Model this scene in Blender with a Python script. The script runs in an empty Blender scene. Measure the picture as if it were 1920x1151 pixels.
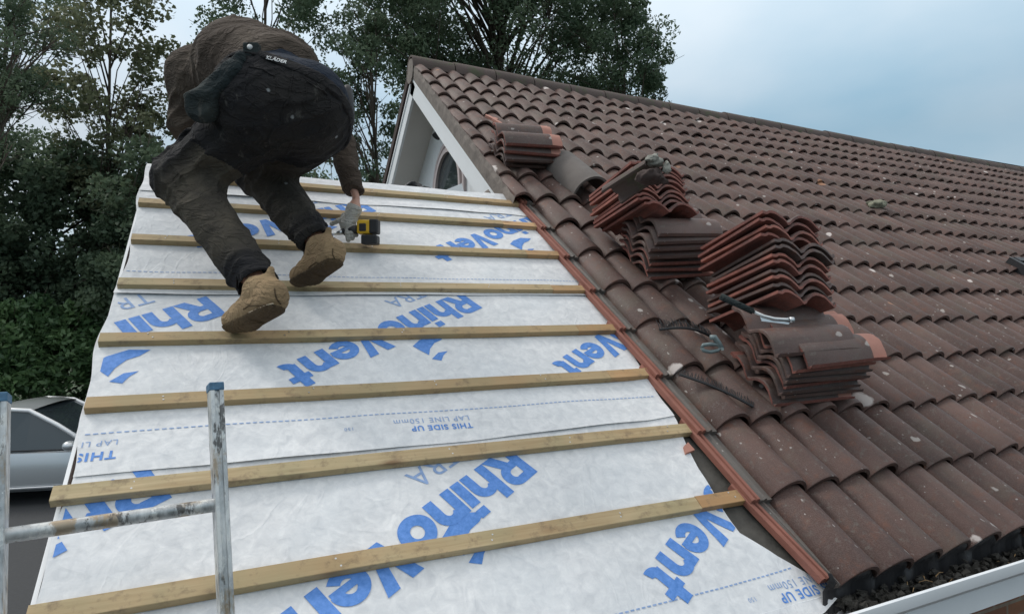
import bpy, bmesh, math, random
import numpy as np
from mathutils import Vector, Matrix
from math import radians, sin, cos, pi
S = bpy.context.scene
COL = S.collection
rnd = random.Random(7)
RNG = np.random.default_rng(11)

# ------------------------------------------------------------------ camera
cd = bpy.data.cameras.new('camera'); cam = bpy.data.objects.new('camera', cd); COL.objects.link(cam)
RX, RY, RZ = Vector((0.9103, -0.41389, -0.00717)), Vector((3e-05, -0.01725, 0.99985)), Vector((-0.41395, -0.91017, -0.01569))
cam.matrix_world = Matrix(((RX.x, RY.x, RZ.x, 0), (RX.y, RY.y, RZ.y, 0), (RX.z, RY.z, RZ.z, 0), (0, 0, 0, 1)))
cam.matrix_world.translation = Vector((-1.6553, -1.6919, 2.8573))
cd.sensor_width = 36; cd.lens = 36 * 1130.999 / 1920; cd.clip_start = .05; cd.clip_end = 3000
S.camera = cam
S.render.resolution_x, S.render.resolution_y = 1024, 613
S.view_settings.view_transform = 'Standard'; S.view_settings.look = 'None'
S.view_settings.exposure = 0.08; S.view_settings.gamma = 1

# ------------------------------------------------------------------ sky and sun
SUN_EL, SUN_AZ = radians(50), radians(-48)      # azimuth from +Y towards +X
w = bpy.data.worlds.new('World'); S.world = w; w.use_nodes = True
nt = w.node_tree; nt.nodes.clear()
out = nt.nodes.new('ShaderNodeOutputWorld'); bg = nt.nodes.new('ShaderNodeBackground'); bg.inputs[1].default_value = .1
sky = nt.nodes.new('ShaderNodeTexSky'); sky.sky_type = 'NISHITA'; sky.sun_disc = False
sky.sun_elevation = SUN_EL; sky.sun_rotation = SUN_AZ; sky.air_density = 1.2; sky.dust_density = 2.5
tc = nt.nodes.new('ShaderNodeTexCoord'); mp = nt.nodes.new('ShaderNodeMapping'); mp.inputs['Scale'].default_value = (1, 1, 2.2)
nz = nt.nodes.new('ShaderNodeTexNoise'); nz.inputs['Scale'].default_value = 1.9; nz.inputs['Detail'].default_value = 6; nz.inputs['Roughness'].default_value = .45
rp = nt.nodes.new('ShaderNodeValToRGB'); rp.color_ramp.elements[0].position = .32; rp.color_ramp.elements[1].position = .7
rp.color_ramp.elements[0].color = (2.75, 4.6, 5.95, 1); rp.color_ramp.elements[1].color = (6.2, 6.9, 7.5, 1)
mx = nt.nodes.new('ShaderNodeMix'); mx.data_type = 'RGBA'; mx.inputs['Factor'].default_value = .86
L = nt.links.new
L(tc.outputs['Generated'], mp.inputs[0]); L(mp.outputs[0], nz.inputs['Vector']); L(nz.outputs['Fac'], rp.inputs[0])
sep = nt.nodes.new('ShaderNodeSeparateXYZ'); L(tc.outputs['Generated'], sep.inputs[0])
mr = nt.nodes.new('ShaderNodeMapRange'); mr.inputs[1].default_value = .25; mr.inputs[2].default_value = .95; mr.inputs[3].default_value = 1.; mr.inputs[4].default_value = 2.6; L(sep.outputs['Z'], mr.inputs[0])
vm = nt.nodes.new('ShaderNodeVectorMath'); vm.operation = 'SCALE'; L(rp.outputs[0], vm.inputs[0]); L(mr.outputs[0], vm.inputs['Scale'])
mr2 = nt.nodes.new('ShaderNodeMapRange'); mr2.inputs[1].default_value = .3; mr2.inputs[2].default_value = .8; L(sep.outputs['Z'], mr2.inputs[0])
mz = nt.nodes.new('ShaderNodeMix'); mz.data_type = 'RGBA'; mz.inputs['B'].default_value = (12., 12., 11.9, 1); L(mr2.outputs[0], mz.inputs['Factor']); L(vm.outputs[0], mz.inputs['A'])
L(sky.outputs[0], mx.inputs['A']); L(mz.outputs['Result'], mx.inputs['B']); L(mx.outputs['Result'], bg.inputs[0]); L(bg.outputs[0], out.inputs[0])
sl = bpy.data.lights.new('sun', 'SUN'); sl.energy = 1.5; sl.angle = radians(16); sl.color = (1, .96, .9)
so = bpy.data.objects.new('sun', sl); COL.objects.link(so)
so.rotation_euler = (pi / 2 - SUN_EL, 0, pi - SUN_AZ)
# direction check: light comes from azimuth SUN_AZ (towards +Y), so it travels towards -Y
_d = Vector((sin(SUN_AZ) * cos(SUN_EL), cos(SUN_AZ) * cos(SUN_EL), sin(SUN_EL)))
so.rotation_euler = _d.to_track_quat('Z', 'Y').to_euler()

# ------------------------------------------------------------------ roof frame
PT = radians(36.5); CP, SP = cos(PT), sin(PT); Z0 = 2.2
RM = Matrix(((1, 0, 0, 0), (0, CP, -SP, 0), (0, SP, CP, Z0), (0, 0, 0, 1)))
def rf(u, v, n=0.): return (u, v * CP - n * SP, v * SP + n * CP + Z0)

# ------------------------------------------------------------------ object helpers
def tag(o, label=None, cat=None, group=None, kind=None):
    if label: o['label'] = label
    if cat: o['category'] = cat
    if group: o['group'] = group
    if kind: o['kind'] = kind
    return o
def empty(name, loc=(0, 0, 0), **k):
    o = bpy.data.objects.new(name, None); COL.objects.link(o); o.location = loc; o.empty_display_size = .1
    return tag(o, **k)
def link(name, me, mat=None, parent=None, smooth=False, **k):
    o = bpy.data.objects.new(name, me); COL.objects.link(o)
    if mat is not None:
        me.materials.clear()
        for m in (mat if isinstance(mat, (list, tuple)) else [mat]): me.materials.append(m)
    if smooth and len(me.polygons): me.polygons.foreach_set('use_smooth', [True] * len(me.polygons))
    if parent is not None:
        o.parent = parent
        o.matrix_parent_inverse = Matrix.Translation(-Vector(parent.location)) if parent.type == 'EMPTY' and parent.rotation_euler[:] == (0, 0, 0) and not parent.parent else Matrix()
    return tag(o, **k)
def fix_inverse(o):
    pass
def npmesh(name, V, F, tint=None, mi=None):
    V = np.asarray(V, np.float32); F = np.asarray(F, np.int32)
    me = bpy.data.meshes.new(name)
    me.vertices.add(len(V)); me.vertices.foreach_set('co', V.ravel())
    k = F.shape[1]
    me.loops.add(F.size); me.loops.foreach_set('vertex_index', F.ravel())
    me.polygons.add(len(F)); me.polygons.foreach_set('loop_start', np.arange(0, F.size, k, dtype=np.int32))
    if mi is not None: me.polygons.foreach_set('material_index', np.asarray(mi, np.int32))
    if tint is not None:
        a = me.attributes.new('tint', 'FLOAT', 'FACE'); a.data.foreach_set('value', np.asarray(tint, np.float32))
    me.update(calc_edges=True); me.validate()
    return me
class MB:
    """collects shapes into one mesh"""
    def __init__(s): s.V = []; s.F = []; s.M = []
    def add(s, V, F, m=0):
        b = len(s.V); s.V += [tuple(v) for v in V]; s.F += [tuple(i + b for i in f) for f in F]; s.M += [m] * len(F)
    def box(s, a, b, m=0, mat=None, bev=0.):
        x0, y0, z0 = a; x1, y1, z1 = b
        if bev <= 0:
            V = [(x0, y0, z0), (x1, y0, z0), (x1, y1, z0), (x0, y1, z0), (x0, y0, z1), (x1, y0, z1), (x1, y1, z1), (x0, y1, z1)]
            F = [(0, 3, 2, 1), (4, 5, 6, 7), (0, 1, 5, 4), (1, 2, 6, 5), (2, 3, 7, 6), (3, 0, 4, 7)]
        else:
            bm = bmesh.new(); bmesh.ops.create_cube(bm, size=1)
            for v in bm.verts: v.co = Vector(((x0 + x1) / 2 + v.co.x * (x1 - x0), (y0 + y1) / 2 + v.co.y * (y1 - y0), (z0 + z1) / 2 + v.co.z * (z1 - z0)))
            bmesh.ops.bevel(bm, geom=bm.edges[:], offset=bev, segments=2, affect='EDGES', profile=.5)
            bm.verts.index_update(); V = [v.co[:] for v in bm.verts]; F = [[v.index for v in f.verts] for f in bm.faces]; bm.free()
        if mat: V = [tuple(mat @ Vector(v)) for v in V]
        s.add(V, F, m)
    def tube(s, pts, rad, seg=10, m=0, caps=True):
        pts = [Vector(p) for p in pts]
        if not isinstance(rad, (list, tuple)): rad = [rad] * len(pts)
        V = []; F = []
        up = None
        for i, p in enumerate(pts):
            t = (pts[min(i + 1, len(pts) - 1)] - pts[max(i - 1, 0)]).normalized()
            if up is None: up = t.orthogonal().normalized()
            a = (up - t * up.dot(t)); a = a.normalized() if a.length > 1e-6 else t.orthogonal().normalized()
            up = a; b = t.cross(a)
            for j in range(seg):
                q = 2 * pi * j / seg; V.append(tuple(p + (a * cos(q) + b * sin(q)) * rad[i]))
        for i in range(len(pts) - 1):
            for j in range(seg):
                k = (j + 1) % seg; F.append((i * seg + j, i * seg + k, (i + 1) * seg + k, (i + 1) * seg + j))
        if caps:
            F.append(tuple(reversed(range(seg)))); F.append(tuple((len(pts) - 1) * seg + j for j in range(seg)))
        s.add(V, F, m)
    def sweep(s, prof, a, b, m=0, closed=True):
        """profile of (y,z) swept from x=a to x=b"""
        n = len(prof); V = [(a, y, z) for y, z in prof] + [(b, y, z) for y, z in prof]; F = []
        for i in range(n if closed else n - 1):
            j = (i + 1) % n; F.append((i, j, n + j, n + i))
        if closed: F.append(tuple(reversed(range(n)))); F.append(tuple(range(n, 2 * n)))
        s.add(V, F, m)
    def mesh(s, name):
        me = bpy.data.meshes.new(name); me.from_pydata(s.V, [], s.F)
        me.polygons.foreach_set('material_index', s.M); me.update()
        bm = bmesh.new(); bm.from_mesh(me); bmesh.ops.recalc_face_normals(bm, faces=bm.faces[:]); bm.to_mesh(me); bm.free()
        return me
    def obj(s, name, mat, parent=None, smooth=False, xf=None, **k):
        me = s.mesh(name)
        if xf is not None: me.transform(xf)
        return link(name, me, mat, parent, smooth, **k)
def auto_smooth(me, ang=40):
    me.polygons.foreach_set('use_smooth', [True] * len(me.polygons))
    bm = bmesh.new(); bm.from_mesh(me)
    for e in bm.edges:
        if len(e.link_faces) == 2 and e.calc_face_angle(0) > radians(ang): e.smooth = False
        elif len(e.link_faces) != 2: e.smooth = False
    bm.to_mesh(me); bm.free()

# ------------------------------------------------------------------ signed distance surfaces (bodies, cloth, boots)
def sd_cone(P, a, b, ra, rb):
    a = np.array(a); b = np.array(b); ab = b - a
    t = np.clip(((P - a) @ ab) / max(ab @ ab, 1e-9), 0, 1)
    return np.linalg.norm(P - a - t[:, None] * ab, axis=1) - (ra + t * (rb - ra))
def sd_ell(P, c, r, Rm=None):
    q = P - np.array(c)
    if Rm is not None: q = q @ np.array(Rm)
    r = np.array(r); k0 = np.linalg.norm(q / r, axis=1); k1 = np.linalg.norm(q / (r * r), axis=1)
    return k0 * (k0 - 1) / np.maximum(k1, 1e-6)
def smin(a, b, k):
    h = np.clip(.5 + .5 * (b - a) / k, 0, 1)
    return b * (1 - h) + a * h - k * h * (1 - h)
def wob(P, s, seed=0.):
    x, y, z = P[:, 0] * s + seed, P[:, 1] * s + 2.1 * seed, P[:, 2] * s - 1.3 * seed
    return (np.sin(x + 1.7 * np.sin(y * .9 + z)) + np.sin(y * 1.3 + 1.5 * np.sin(z * 1.1 - x * .7)) + np.sin(z * 1.2 + 1.6 * np.sin(x * .8 + 2 * y * .4))) / 3
def surfnet(fn, lo, hi, h):
    lo = np.array(lo, float); n = np.ceil((np.array(hi) - lo) / h).astype(int) + 1
    G = np.stack(np.meshgrid(*[np.arange(k) for k in n], indexing='ij'), -1).reshape(-1, 3) * h + lo
    val = np.concatenate([fn(c) for c in np.array_split(G, max(1, len(G) // 200000))]).reshape(n)
    val[np.abs(val) < 1e-9] = 1e-9
    acc = np.zeros(tuple(n - 1) + (3,)); cnt = np.zeros(tuple(n - 1))
    E = []
    for a in range(3):
        s0 = [slice(None)] * 3; s1 = [slice(None)] * 3; s0[a] = slice(0, -1); s1[a] = slice(1, None)
        v0, v1 = val[tuple(s0)], val[tuple(s1)]
        idx = np.argwhere((v0 < 0) != (v1 < 0)); t = v0[tuple(idx.T)] / (v0[tuple(idx.T)] - v1[tuple(idx.T)])
        p = idx.astype(float); p[:, a] += t
        b, c = (a + 1) % 3, (a + 2) % 3
        ok = (idx[:, b] > 0) & (idx[:, c] > 0) & (idx[:, b] < n[b] - 1) & (idx[:, c] < n[c] - 1)
        for db in (0, -1):
            for dc in (0, -1):
                q = idx.copy(); q[:, b] += db; q[:, c] += dc
                m = ((q >= 0) & (q < n - 1)).all(1)
                np.add.at(acc, tuple(q[m].T), p[m]); np.add.at(cnt, tuple(q[m].T), 1)
        E.append((a, b, c, idx[ok], (v0[tuple(idx.T)] < 0)[ok]))
    cells = np.argwhere(cnt > 0); num = -np.ones(tuple(n - 1), int); num[tuple(cells.T)] = np.arange(len(cells))
    V = acc[tuple(cells.T)] / cnt[tuple(cells.T)][:, None] * h + lo
    F = []
    for a, b, c, idx, inside in E:
        def cell(db, dc):
            q = idx.copy(); q[:, b] += db; q[:, c] += dc; return num[tuple(q.T)]
        Q = np.stack([cell(-1, -1), cell(0, -1), cell(0, 0), cell(-1, 0)], 1)
        Q[~inside] = Q[~inside][:, ::-1]; F.append(Q)
    return V, np.concatenate(F)
def sdf_obj(name, fn, lo, hi, h, mat, parent=None, **k):
    V, F = surfnet(fn, lo, hi, h)
    return link(name, npmesh(name, V, F), mat, parent, True, **k)

# ------------------------------------------------------------------ materials
def newmat(name):
    m = bpy.data.materials.new(name); m.use_nodes = True
    return m, m.node_tree, m.node_tree.nodes['Principled BSDF']
def N(nt, typ, **k):
    n = nt.nodes.new('ShaderNode' + typ)
    for a, b in k.items():
        if a.startswith('i_'): n.inputs[a[2:]].default_value = b
        elif a.startswith('n_'): n.inputs[int(a[2:])].default_value = b
        else: setattr(n, a, b)
    return n
def coords(nt, scale=(1, 1, 1), kind='Object', rot=None):
    t = N(nt, 'TexCoord'); m = N(nt, 'Mapping'); m.inputs['Scale'].default_value = scale
    if rot: m.inputs['Rotation'].default_value = rot
    nt.links.new(t.outputs[kind], m.inputs[0]); return m.outputs[0]
def noise(nt, vec, scale, detail=4, rough=.55, dist=0.):
    n = N(nt, 'TexNoise', i_Scale=scale, i_Detail=detail, i_Roughness=rough, i_Distortion=dist); nt.links.new(vec, n.inputs['Vector']); return n.outputs['Fac']
def ramp(nt, f, stops, interp='LINEAR'):
    r = N(nt, 'ValToRGB'); r.color_ramp.interpolation = interp; e = r.color_ramp.elements
    while len(e) < len(stops): e.new(.5)
    for i, (p, c) in enumerate(stops):
        e[i].position = p; e[i].color = (c, c, c, 1) if isinstance(c, (int, float)) else tuple(c) + (1,)
    nt.links.new(f, r.inputs[0]); return r.outputs[0]
def mix(nt, f, a, b, mode='MIX'):
    m = N(nt, 'Mix', data_type='RGBA', blend_type=mode)
    for s, i in ((f, 'Factor'), (a, 'A'), (b, 'B')):
        inp = [x for x in m.inputs if x.name == i and (x.type == 'RGBA' or i == 'Factor' and x.type == 'VALUE')][0]
        if isinstance(s, (int, float)): inp.default_value = s
        elif isinstance(s, tuple): inp.default_value = s + (1,)
        else: nt.links.new(s, inp)
    return [x for x in m.outputs if x.type == 'RGBA'][0]
def math_(nt, op, a, b=0.):
    m = N(nt, 'Math', operation=op)
    for i, s in enumerate((a, b)):
        if isinstance(s, (int, float)): m.inputs[i].default_value = s
        else: nt.links.new(s, m.inputs[i])
    return m.outputs[0]
def bump(nt, p, h, strength=.3, dist=.01):
    b = N(nt, 'Bump'); b.inputs['Strength'].default_value = strength; b.inputs['Distance'].default_value = dist
    nt.links.new(h, b.inputs['Height']); nt.links.new(b.outputs[0], p.inputs['Normal'])
def simple(name, col, rough=.6, metal=0., var=.25, scale=20., bmp=.15, spec=.5):
    m, nt, p = newmat(name); v = coords(nt)
    n = noise(nt, v, scale, 5)
    c = mix(nt, n, tuple(x * (1 - var) for x in col), tuple(min(1, x * (1 + var)) for x in col))
    nt.links.new(c, p.inputs['Base Color']); p.inputs['Roughness'].default_value = rough; p.inputs['Metallic'].default_value = metal
    p.inputs['Specular IOR Level'].default_value = spec
    if bmp: bump(nt, p, noise(nt, v, scale * 3, 4), bmp, .004)
    return m
def attr(nt, name='tint'):
    a = N(nt, 'Attribute', attribute_name=name); return a.outputs['Fac']
def orand(nt): return N(nt, 'ObjectInfo').outputs['Random']

def tile_mat(name, base_a, base_b, spots=True, per_object=False, red=0.):
    m, nt, p = newmat(name); v = coords(nt)
    r = orand(nt) if per_object else attr(nt)
    c = mix(nt, r, base_a, base_b)
    n1 = noise(nt, v, 5, 6, .6); c = mix(nt, ramp(nt, n1, [(.35, 0), (.7, .6)]), c, tuple(x * .62 for x in base_a))
    n2 = noise(nt, v, 220, 3, .7); c = mix(nt, ramp(nt, n2, [(.40, 0), (.75, .5)]), c, (.165, .115, .102))
    n4 = noise(nt, v, 16, 6, .65); c = mix(nt, ramp(nt, n4, [(.54, 0), (.70, .6)]), c, (.15, .06, .036)); n6 = noise(nt, coords(nt, (14, 1.4, 1.4)), 2.2, 5, .6); c = mix(nt, ramp(nt, n6, [(.50, 0), (.72, .55)]), c, (.045, .034, .03))
    n5 = noise(nt, v, 3.1, 7, .68); c = mix(nt, ramp(nt, n5, [(.52, 0), (.68, .5)]), c, (.105, .088, .066)); n7 = noise(nt, v, 42, 6, .72); c = mix(nt, ramp(nt, n7, [(.56, 0), (.68, .7)]), c, (.135, .118, .104))
    if spots:
        warp = N(nt, 'VectorMath', operation='ADD'); nc = N(nt, 'TexNoise', i_Scale=22., i_Detail=4.); sc_ = N(nt, 'VectorMath', operation='SCALE'); sc_.inputs['Scale'].default_value = .035
        nt.links.new(coords(nt), nc.inputs['Vector']); nt.links.new(nc.outputs['Color'], sc_.inputs[0]); nt.links.new(coords(nt), warp.inputs[0]); nt.links.new(sc_.outputs[0], warp.inputs[1])
        mp_ = N(nt, 'Mapping'); mp_.inputs['Scale'].default_value = (1.25, .75, .9); nt.links.new(warp.outputs[0], mp_.inputs[0])
        def spots_(scale, thr, rmax, colr, amt):
            vo = N(nt, 'TexVoronoi', i_Scale=scale, i_Randomness=1.); nt.links.new(mp_.outputs[0], vo.inputs['Vector'])
            sel = N(nt, 'SeparateColor'); nt.links.new(vo.outputs['Color'], sel.inputs[0])
            rad = math_(nt, 'MULTIPLY', math_(nt, 'POWER', sel.outputs[1], 2.), rmax); d_ = math_(nt, 'DIVIDE', vo.outputs['Distance'], math_(nt, 'ADD', rad, .03))
            s_ = math_(nt, 'MULTIPLY', ramp(nt, d_, [(.75, 1), (1., 0)]), math_(nt, 'GREATER_THAN', sel.outputs[0], thr))
            return mix(nt, math_(nt, 'MULTIPLY', s_, amt), c, colr)
        c = spots_(5.5, .72, .24, (.56, .50, .47), .95)
        c = spots_(4.1, .90, .30, (.36, .17, .09), .8)
        c = spots_(19., .80, .26, (.44, .40, .37), .75)
        c = spots_(60., .86, .3, (.36, .33, .31), .7)
    nt.links.new(c, p.inputs['Base Color']); p.inputs['Roughness'].default_value = .6; p.inputs['Specular IOR Level'].default_value = .45
    bump(nt, p, math_(nt, 'ADD', n2, math_(nt, 'MULTIPLY', n4, 1.5)), .35, .003)
    return m
M = {}
M['tile'] = tile_mat('roof_tile', (.066, .032, .025), (.132, .074, .060))
M['tile_loose'] = tile_mat('loose_tile_face', (.075, .046, .040), (.145, .090, .078), per_object=True)
def red_mat():
    m, nt, p = newmat('tile_raw_red'); v = coords(nt)
    n = noise(nt, v, 9, 6, .6); r = orand(nt)
    c = mix(nt, r, (.19, .062, .048), (.33, .12, .088)); c = mix(nt, ramp(nt, n, [(.42, 0), (.68, .8)]), c, (.075, .042, .038))
    n2 = noise(nt, v, 150, 3); c = mix(nt, ramp(nt, n2, [(.5, 0), (.8, .4)]), c, (.35, .2, .17))
    nt.links.new(c, p.inputs['Base Color']); p.inputs['Roughness'].default_value = .8; bump(nt, p, n2, .3, .002); return m
M['red'] = red_mat()
M['head'] = simple('tile_raw_head', (.40, .19, .145), .8, var=.3, scale=14)
M['dark_under'] = simple('tile_underside', (.055, .036, .032), .9, var=.3, scale=12)
M['strip_red'] = simple('interlock_strip_red', (.235, .092, .066), .75, var=.35, scale=9, bmp=.4)
M['strip_grey'] = tile_mat('interlock_pan_grey', (.125, .118, .108), (.14, .13, .12))
_unused = (lambda *a, **k: None)('interlock_pan_grey', (.095, .09, .082), .95, var=.98, scale=44, bmp=.9)
M['mortar'] = simple('mortar', (.25, .245, .215), .95, var=.5, scale=24, bmp=1.)
M['verge'] = simple('verge_mortar', (.20, .17, .15), .95, var=.5, scale=14, bmp=.8)
def ridge_mat():
    m, nt, p = newmat('ridge_tile'); v = coords(nt)
    c = mix(nt, noise(nt, v, 3, 5), (.06, .045, .04), (.13, .095, .085))
    c = mix(nt, ramp(nt, noise(nt, v, 9, 6, .65), [(.52, 0), (.66, .8)]), c, (.075, .085, .045))
    n = noise(nt, v, 70, 4); nt.links.new(c, p.inputs['Base Color']); p.inputs['Roughness'].default_value = .9; bump(nt, p, n, .6, .006); return m
M['ridge'] = ridge_mat()
def felt_mat():
    m, nt, p = newmat('membrane'); v = coords(nt)
    n1 = noise(nt, v, 26, 7, .62, .6); n2 = noise(nt, v, 110, 5, .7); n3 = noise(nt, v, 2.2, 4)
    c = mix(nt, ramp(nt, n1, [(.3, 0), (.72, 1)]), (.565, .575, .59), (.775, .775, .775))
    c = mix(nt, ramp(nt, n2, [(.48, 0), (.8, .45)]), c, (.56, .585, .62))
    c = mix(nt, ramp(nt, n3, [(.45, 0), (.75, .35)]), c, (.58, .63, .67))
    n5 = noise(nt, v, 8, 8, .7); c = mix(nt, ramp(nt, n5, [(.66, 0), (.74, .35)]), c, (.42, .41, .38))
    nt.links.new(c, p.inputs['Base Color']); p.inputs['Roughness'].default_value = .75; p.inputs['Specular IOR Level'].default_value = .25
    n4 = noise(nt, coords(nt, (1, 2.2, 2.2)), 4.5, 5, .5, 1.2)
    nr_ = noise(nt, coords(nt, (1.6, 1, 1)), 2.6, 3, .5, 2.2); rdg = ramp(nt, nr_, [(.44, 0), (.5, 1), (.56, 0)]); bump(nt, p, math_(nt, 'ADD', math_(nt, 'MULTIPLY', rdg, .35), math_(nt, 'ADD', math_(nt, 'MULTIPLY', n1, .35), math_(nt, 'ADD', math_(nt, 'MULTIPLY', n2, .08), n4))), .27, .010); return m
M['felt'] = felt_mat()
def ink(name, col):
    m, nt, p = newmat(name); v = coords(nt)
    n = noise(nt, v, 60, 6, .7); c = mix(nt, ramp(nt, n, [(.35, 0), (.8, .7)]), col, tuple(min(1, x * 1.5 + .10) for x in col))
    nt.links.new(c, p.inputs['Base Color']); p.inputs['Roughness'].default_value = .7; return m
M['ink'] = ink('blue_print', (.06, .19, .51)); M['ink_thin'] = ink('pale_blue_print', (.20, .30, .50))
def wood(name, a, b, orange=0.):
    m, nt, p = newmat(name)
    v = coords(nt, (1.2, 30, 30)); g = noise(nt, v, 2.2, 6, .6, .4)
    c = mix(nt, ramp(nt, g, [(.3, 0), (.72, 1)]), a, b)
    v2 = coords(nt); r = orand(nt)
    c = mix(nt, math_(nt, 'MULTIPLY', r, .75), c, (a[0] * .78, a[1] * .70, a[2] * .60))
    off = N(nt, 'Combine' + 'XYZ'); nt.links.new(math_(nt, 'MULTIPLY', r, 37.), off.inputs[0])
    va = N(nt, 'VectorMath', operation='ADD'); nt.links.new(v2, va.inputs[0]); nt.links.new(off.outputs[0], va.inputs[1])
    st = N(nt, 'Mapping'); st.inputs['Scale'].default_value = (1., 2.6, 2.6); nt.links.new(va.outputs[0], st.inputs[0])
    vo = N(nt, 'TexVoronoi', i_Scale=4.2); nt.links.new(st.outputs[0], vo.inputs['Vector'])
    kn = ramp(nt, math_(nt, 'ADD', vo.outputs['Distance'], math_(nt, 'MULTIPLY', g, .06)), [(.10, 1), (.16, .45), (.26, 0)])
    c = mix(nt, kn, c, (.16, .075, .035))
    big = noise(nt, va.outputs[0], 1.6, 4); c = mix(nt, ramp(nt, big, [(.42, 0), (.68, .75)]), c, (.34, .215, .10))
    gr = noise(nt, va.outputs[0], 3.1, 4); c = mix(nt, ramp(nt, gr, [(.45, 0), (.7, .65)]), c, (.27, .255, .14)); st_ = noise(nt, va.outputs[0], 22, 6, .7); c = mix(nt, ramp(nt, st_, [(.54, 0), (.68, .7)]), c, (.17, .12, .07))
    st2 = N(nt, 'Mapping'); st2.inputs['Scale'].default_value = (9., 1, 1); nt.links.new(va.outputs[0], st2.inputs[0])
    nt.links.new(c, p.inputs['Base Color']); p.inputs['Roughness'].default_value = .7; bump(nt, p, g, .3, .003); return m
M['wood'] = wood('batten_timber', (.38, .285, .155), (.60, .48, .295))
M['wood2'] = wood('old_batten_timber', (.42, .24, .11), (.60, .40, .21))
M['white'] = simple('white_upvc', (.82, .83, .84), .4, var=.05, scale=6, bmp=.03)
M['soffit'] = simple('soffit_board', (.70, .665, .62), .6, var=.06, scale=5, bmp=.05)
M['clad'] = simple('white_cladding', (.80, .805, .81), .5, var=.05, scale=5, bmp=.03)
M['black'] = simple('black_plastic', (.018, .018, .02), .55, var=.3, scale=30)
M['debris'] = simple('moss_debris', (.028, .026, .022), .95, var=.7, scale=40, bmp=.8)
M['deck'] = simple('old_bitumen_felt', (.075, .07, .062), .95, var=.7, scale=20, bmp=.7)
M['frame_pink'] = simple('window_frame_paint', (.55, .47, .46), .5, var=.08, scale=8)
def glass_mat():
    m, nt, p = newmat('window_glass'); p.inputs['Base Color'].default_value = (.03, .04, .045, 1); p.inputs['Roughness'].default_value = .05; p.inputs['Specular IOR Level'].default_value = .9; return m
M['glass'] = glass_mat()
def brick_mat():
    m, nt, p = newmat('brick_wall'); v = coords(nt, (1, 1, 1), rot=(radians(90), 0, 0))
    b = N(nt, 'TexBrick', i_Scale=1.); b.inputs['Color1'].default_value = (.30, .13, .065, 1); b.inputs['Color2'].default_value = (.21, .085, .05, 1); b.inputs['Mortar'].default_value = (.26, .22, .17, 1)
    b.inputs['Mortar Size'].default_value = .008; b.inputs['Brick Width'].default_value = .225; b.inputs['Row Height'].default_value = .075
    nt.links.new(v, b.inputs['Vector']); n = noise(nt, coords(nt), 12, 6)
    c = mix(nt, ramp(nt, n, [(.35, 0), (.75, .7)]), b.outputs[0], (.13, .065, .04)); nt.links.new(c, p.inputs['Base Color']); p.inputs['Roughness'].default_value = .9
    bump(nt, p, b.outputs['Fac'], -.4, .008); return m
M['brick'] = brick_mat()
def alu_mat():
    m, nt, p = newmat('weathered_aluminium'); v = coords(nt, (1, 1, .35))
    n = noise(nt, v, 26, 7, .68, .5); n2 = noise(nt, coords(nt), 70, 4)
    c = mix(nt, ramp(nt, n, [(.36, 0), (.62, 1)]), (.36, .375, .38), (.72, .73, .72))
    c = mix(nt, ramp(nt, noise(nt, v, 11, 7, .7), [(.52, 0), (.58, .9)]), c, (.36, .28, .19))
    c = mix(nt, ramp(nt, noise(nt, v, 34, 5, .7), [(.56, 0), (.62, .9)]), c, (.10, .095, .09))
    nt.links.new(c, p.inputs['Base Color']); nt.links.new(ramp(nt, n2, [(.3, .3), (.7, .6)]), p.inputs['Roughness'])
    c = mix(nt, ramp(nt, noise(nt, coords(nt, (1, 1, .5)), 17, 6, .7), [(.54, 0), (.58, .9)]), c, (.72, .72, .69)); nt.links.new(c, p.inputs['Base Color']); nt.links.new(ramp(nt, n, [(.36, .8), (.6, .25)]), p.inputs['Metallic']); bump(nt, p, n, .4, .002); return m
M['alu'] = alu_mat()
def cloth(name, a, b, dirt, scale=9., spots=.0, worn=None):
    m, nt, p = newmat(name); v = coords(nt)
    c = mix(nt, noise(nt, v, scale, 6, .6), a, b); c = mix(nt, ramp(nt, noise(nt, v, 3.2, 5, .6), [(.42, 0), (.68, .8)]), c, dirt)
    if spots:
        vo = N(nt, 'TexVoronoi', i_Scale=11.); nt.links.new(v, vo.inputs['Vector'])
        sel = N(nt, 'SeparateColor'); nt.links.new(vo.outputs['Color'], sel.inputs[0])
        s = math_(nt, 'MULTIPLY', ramp(nt, math_(nt, 'ADD', vo.outputs['Distance'], math_(nt, 'MULTIPLY', noise(nt, v, 80, 3), .1)), [(.10, 1), (.15, 0)]), math_(nt, 'GREATER_THAN', sel.outputs[0], .70))
        c = mix(nt, math_(nt, 'MULTIPLY', s, spots), c, (.34, .36, .37)); c = mix(nt, ramp(nt, noise(nt, coords(nt, (1, 1, .4)), 21, 6, .7), [(.58, 0), (.68, .55)]), c, (.10, .095, .085))
    if worn:
        wm = math_(nt, 'MULTIPLY', attr(nt), ramp(nt, noise(nt, v, 9, 6, .65), [(.25, .35), (.6, 1)])); c = mix(nt, wm, c, worn)
    nt.links.new(c, p.inputs['Base Color']); p.inputs['Roughness'].default_value = .92; p.inputs['Specular IOR Level'].default_value = .2
    wv = noise(nt, v, 380, 2); f = noise(nt, coords(nt, (1, 1, 1.6)), 17, 4, .5, 1.4)
    cr_ = noise(nt, coords(nt, (1, 1, 1.5)), 9, 4, .5, 1.8); cr2 = ramp(nt, cr_, [(.42, 0), (.5, 1), (.58, 0)]); bump(nt, p, math_(nt, 'ADD', math_(nt, 'MULTIPLY', wv, .12), math_(nt, 'ADD', f, math_(nt, 'MULTIPLY', cr2, .6))), .65, .014); return m
M['shirt'] = cloth('brown_shirt_cloth', (.044, .033, .026), (.092, .071, .057), (.10, .08, .063), 6)
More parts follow.
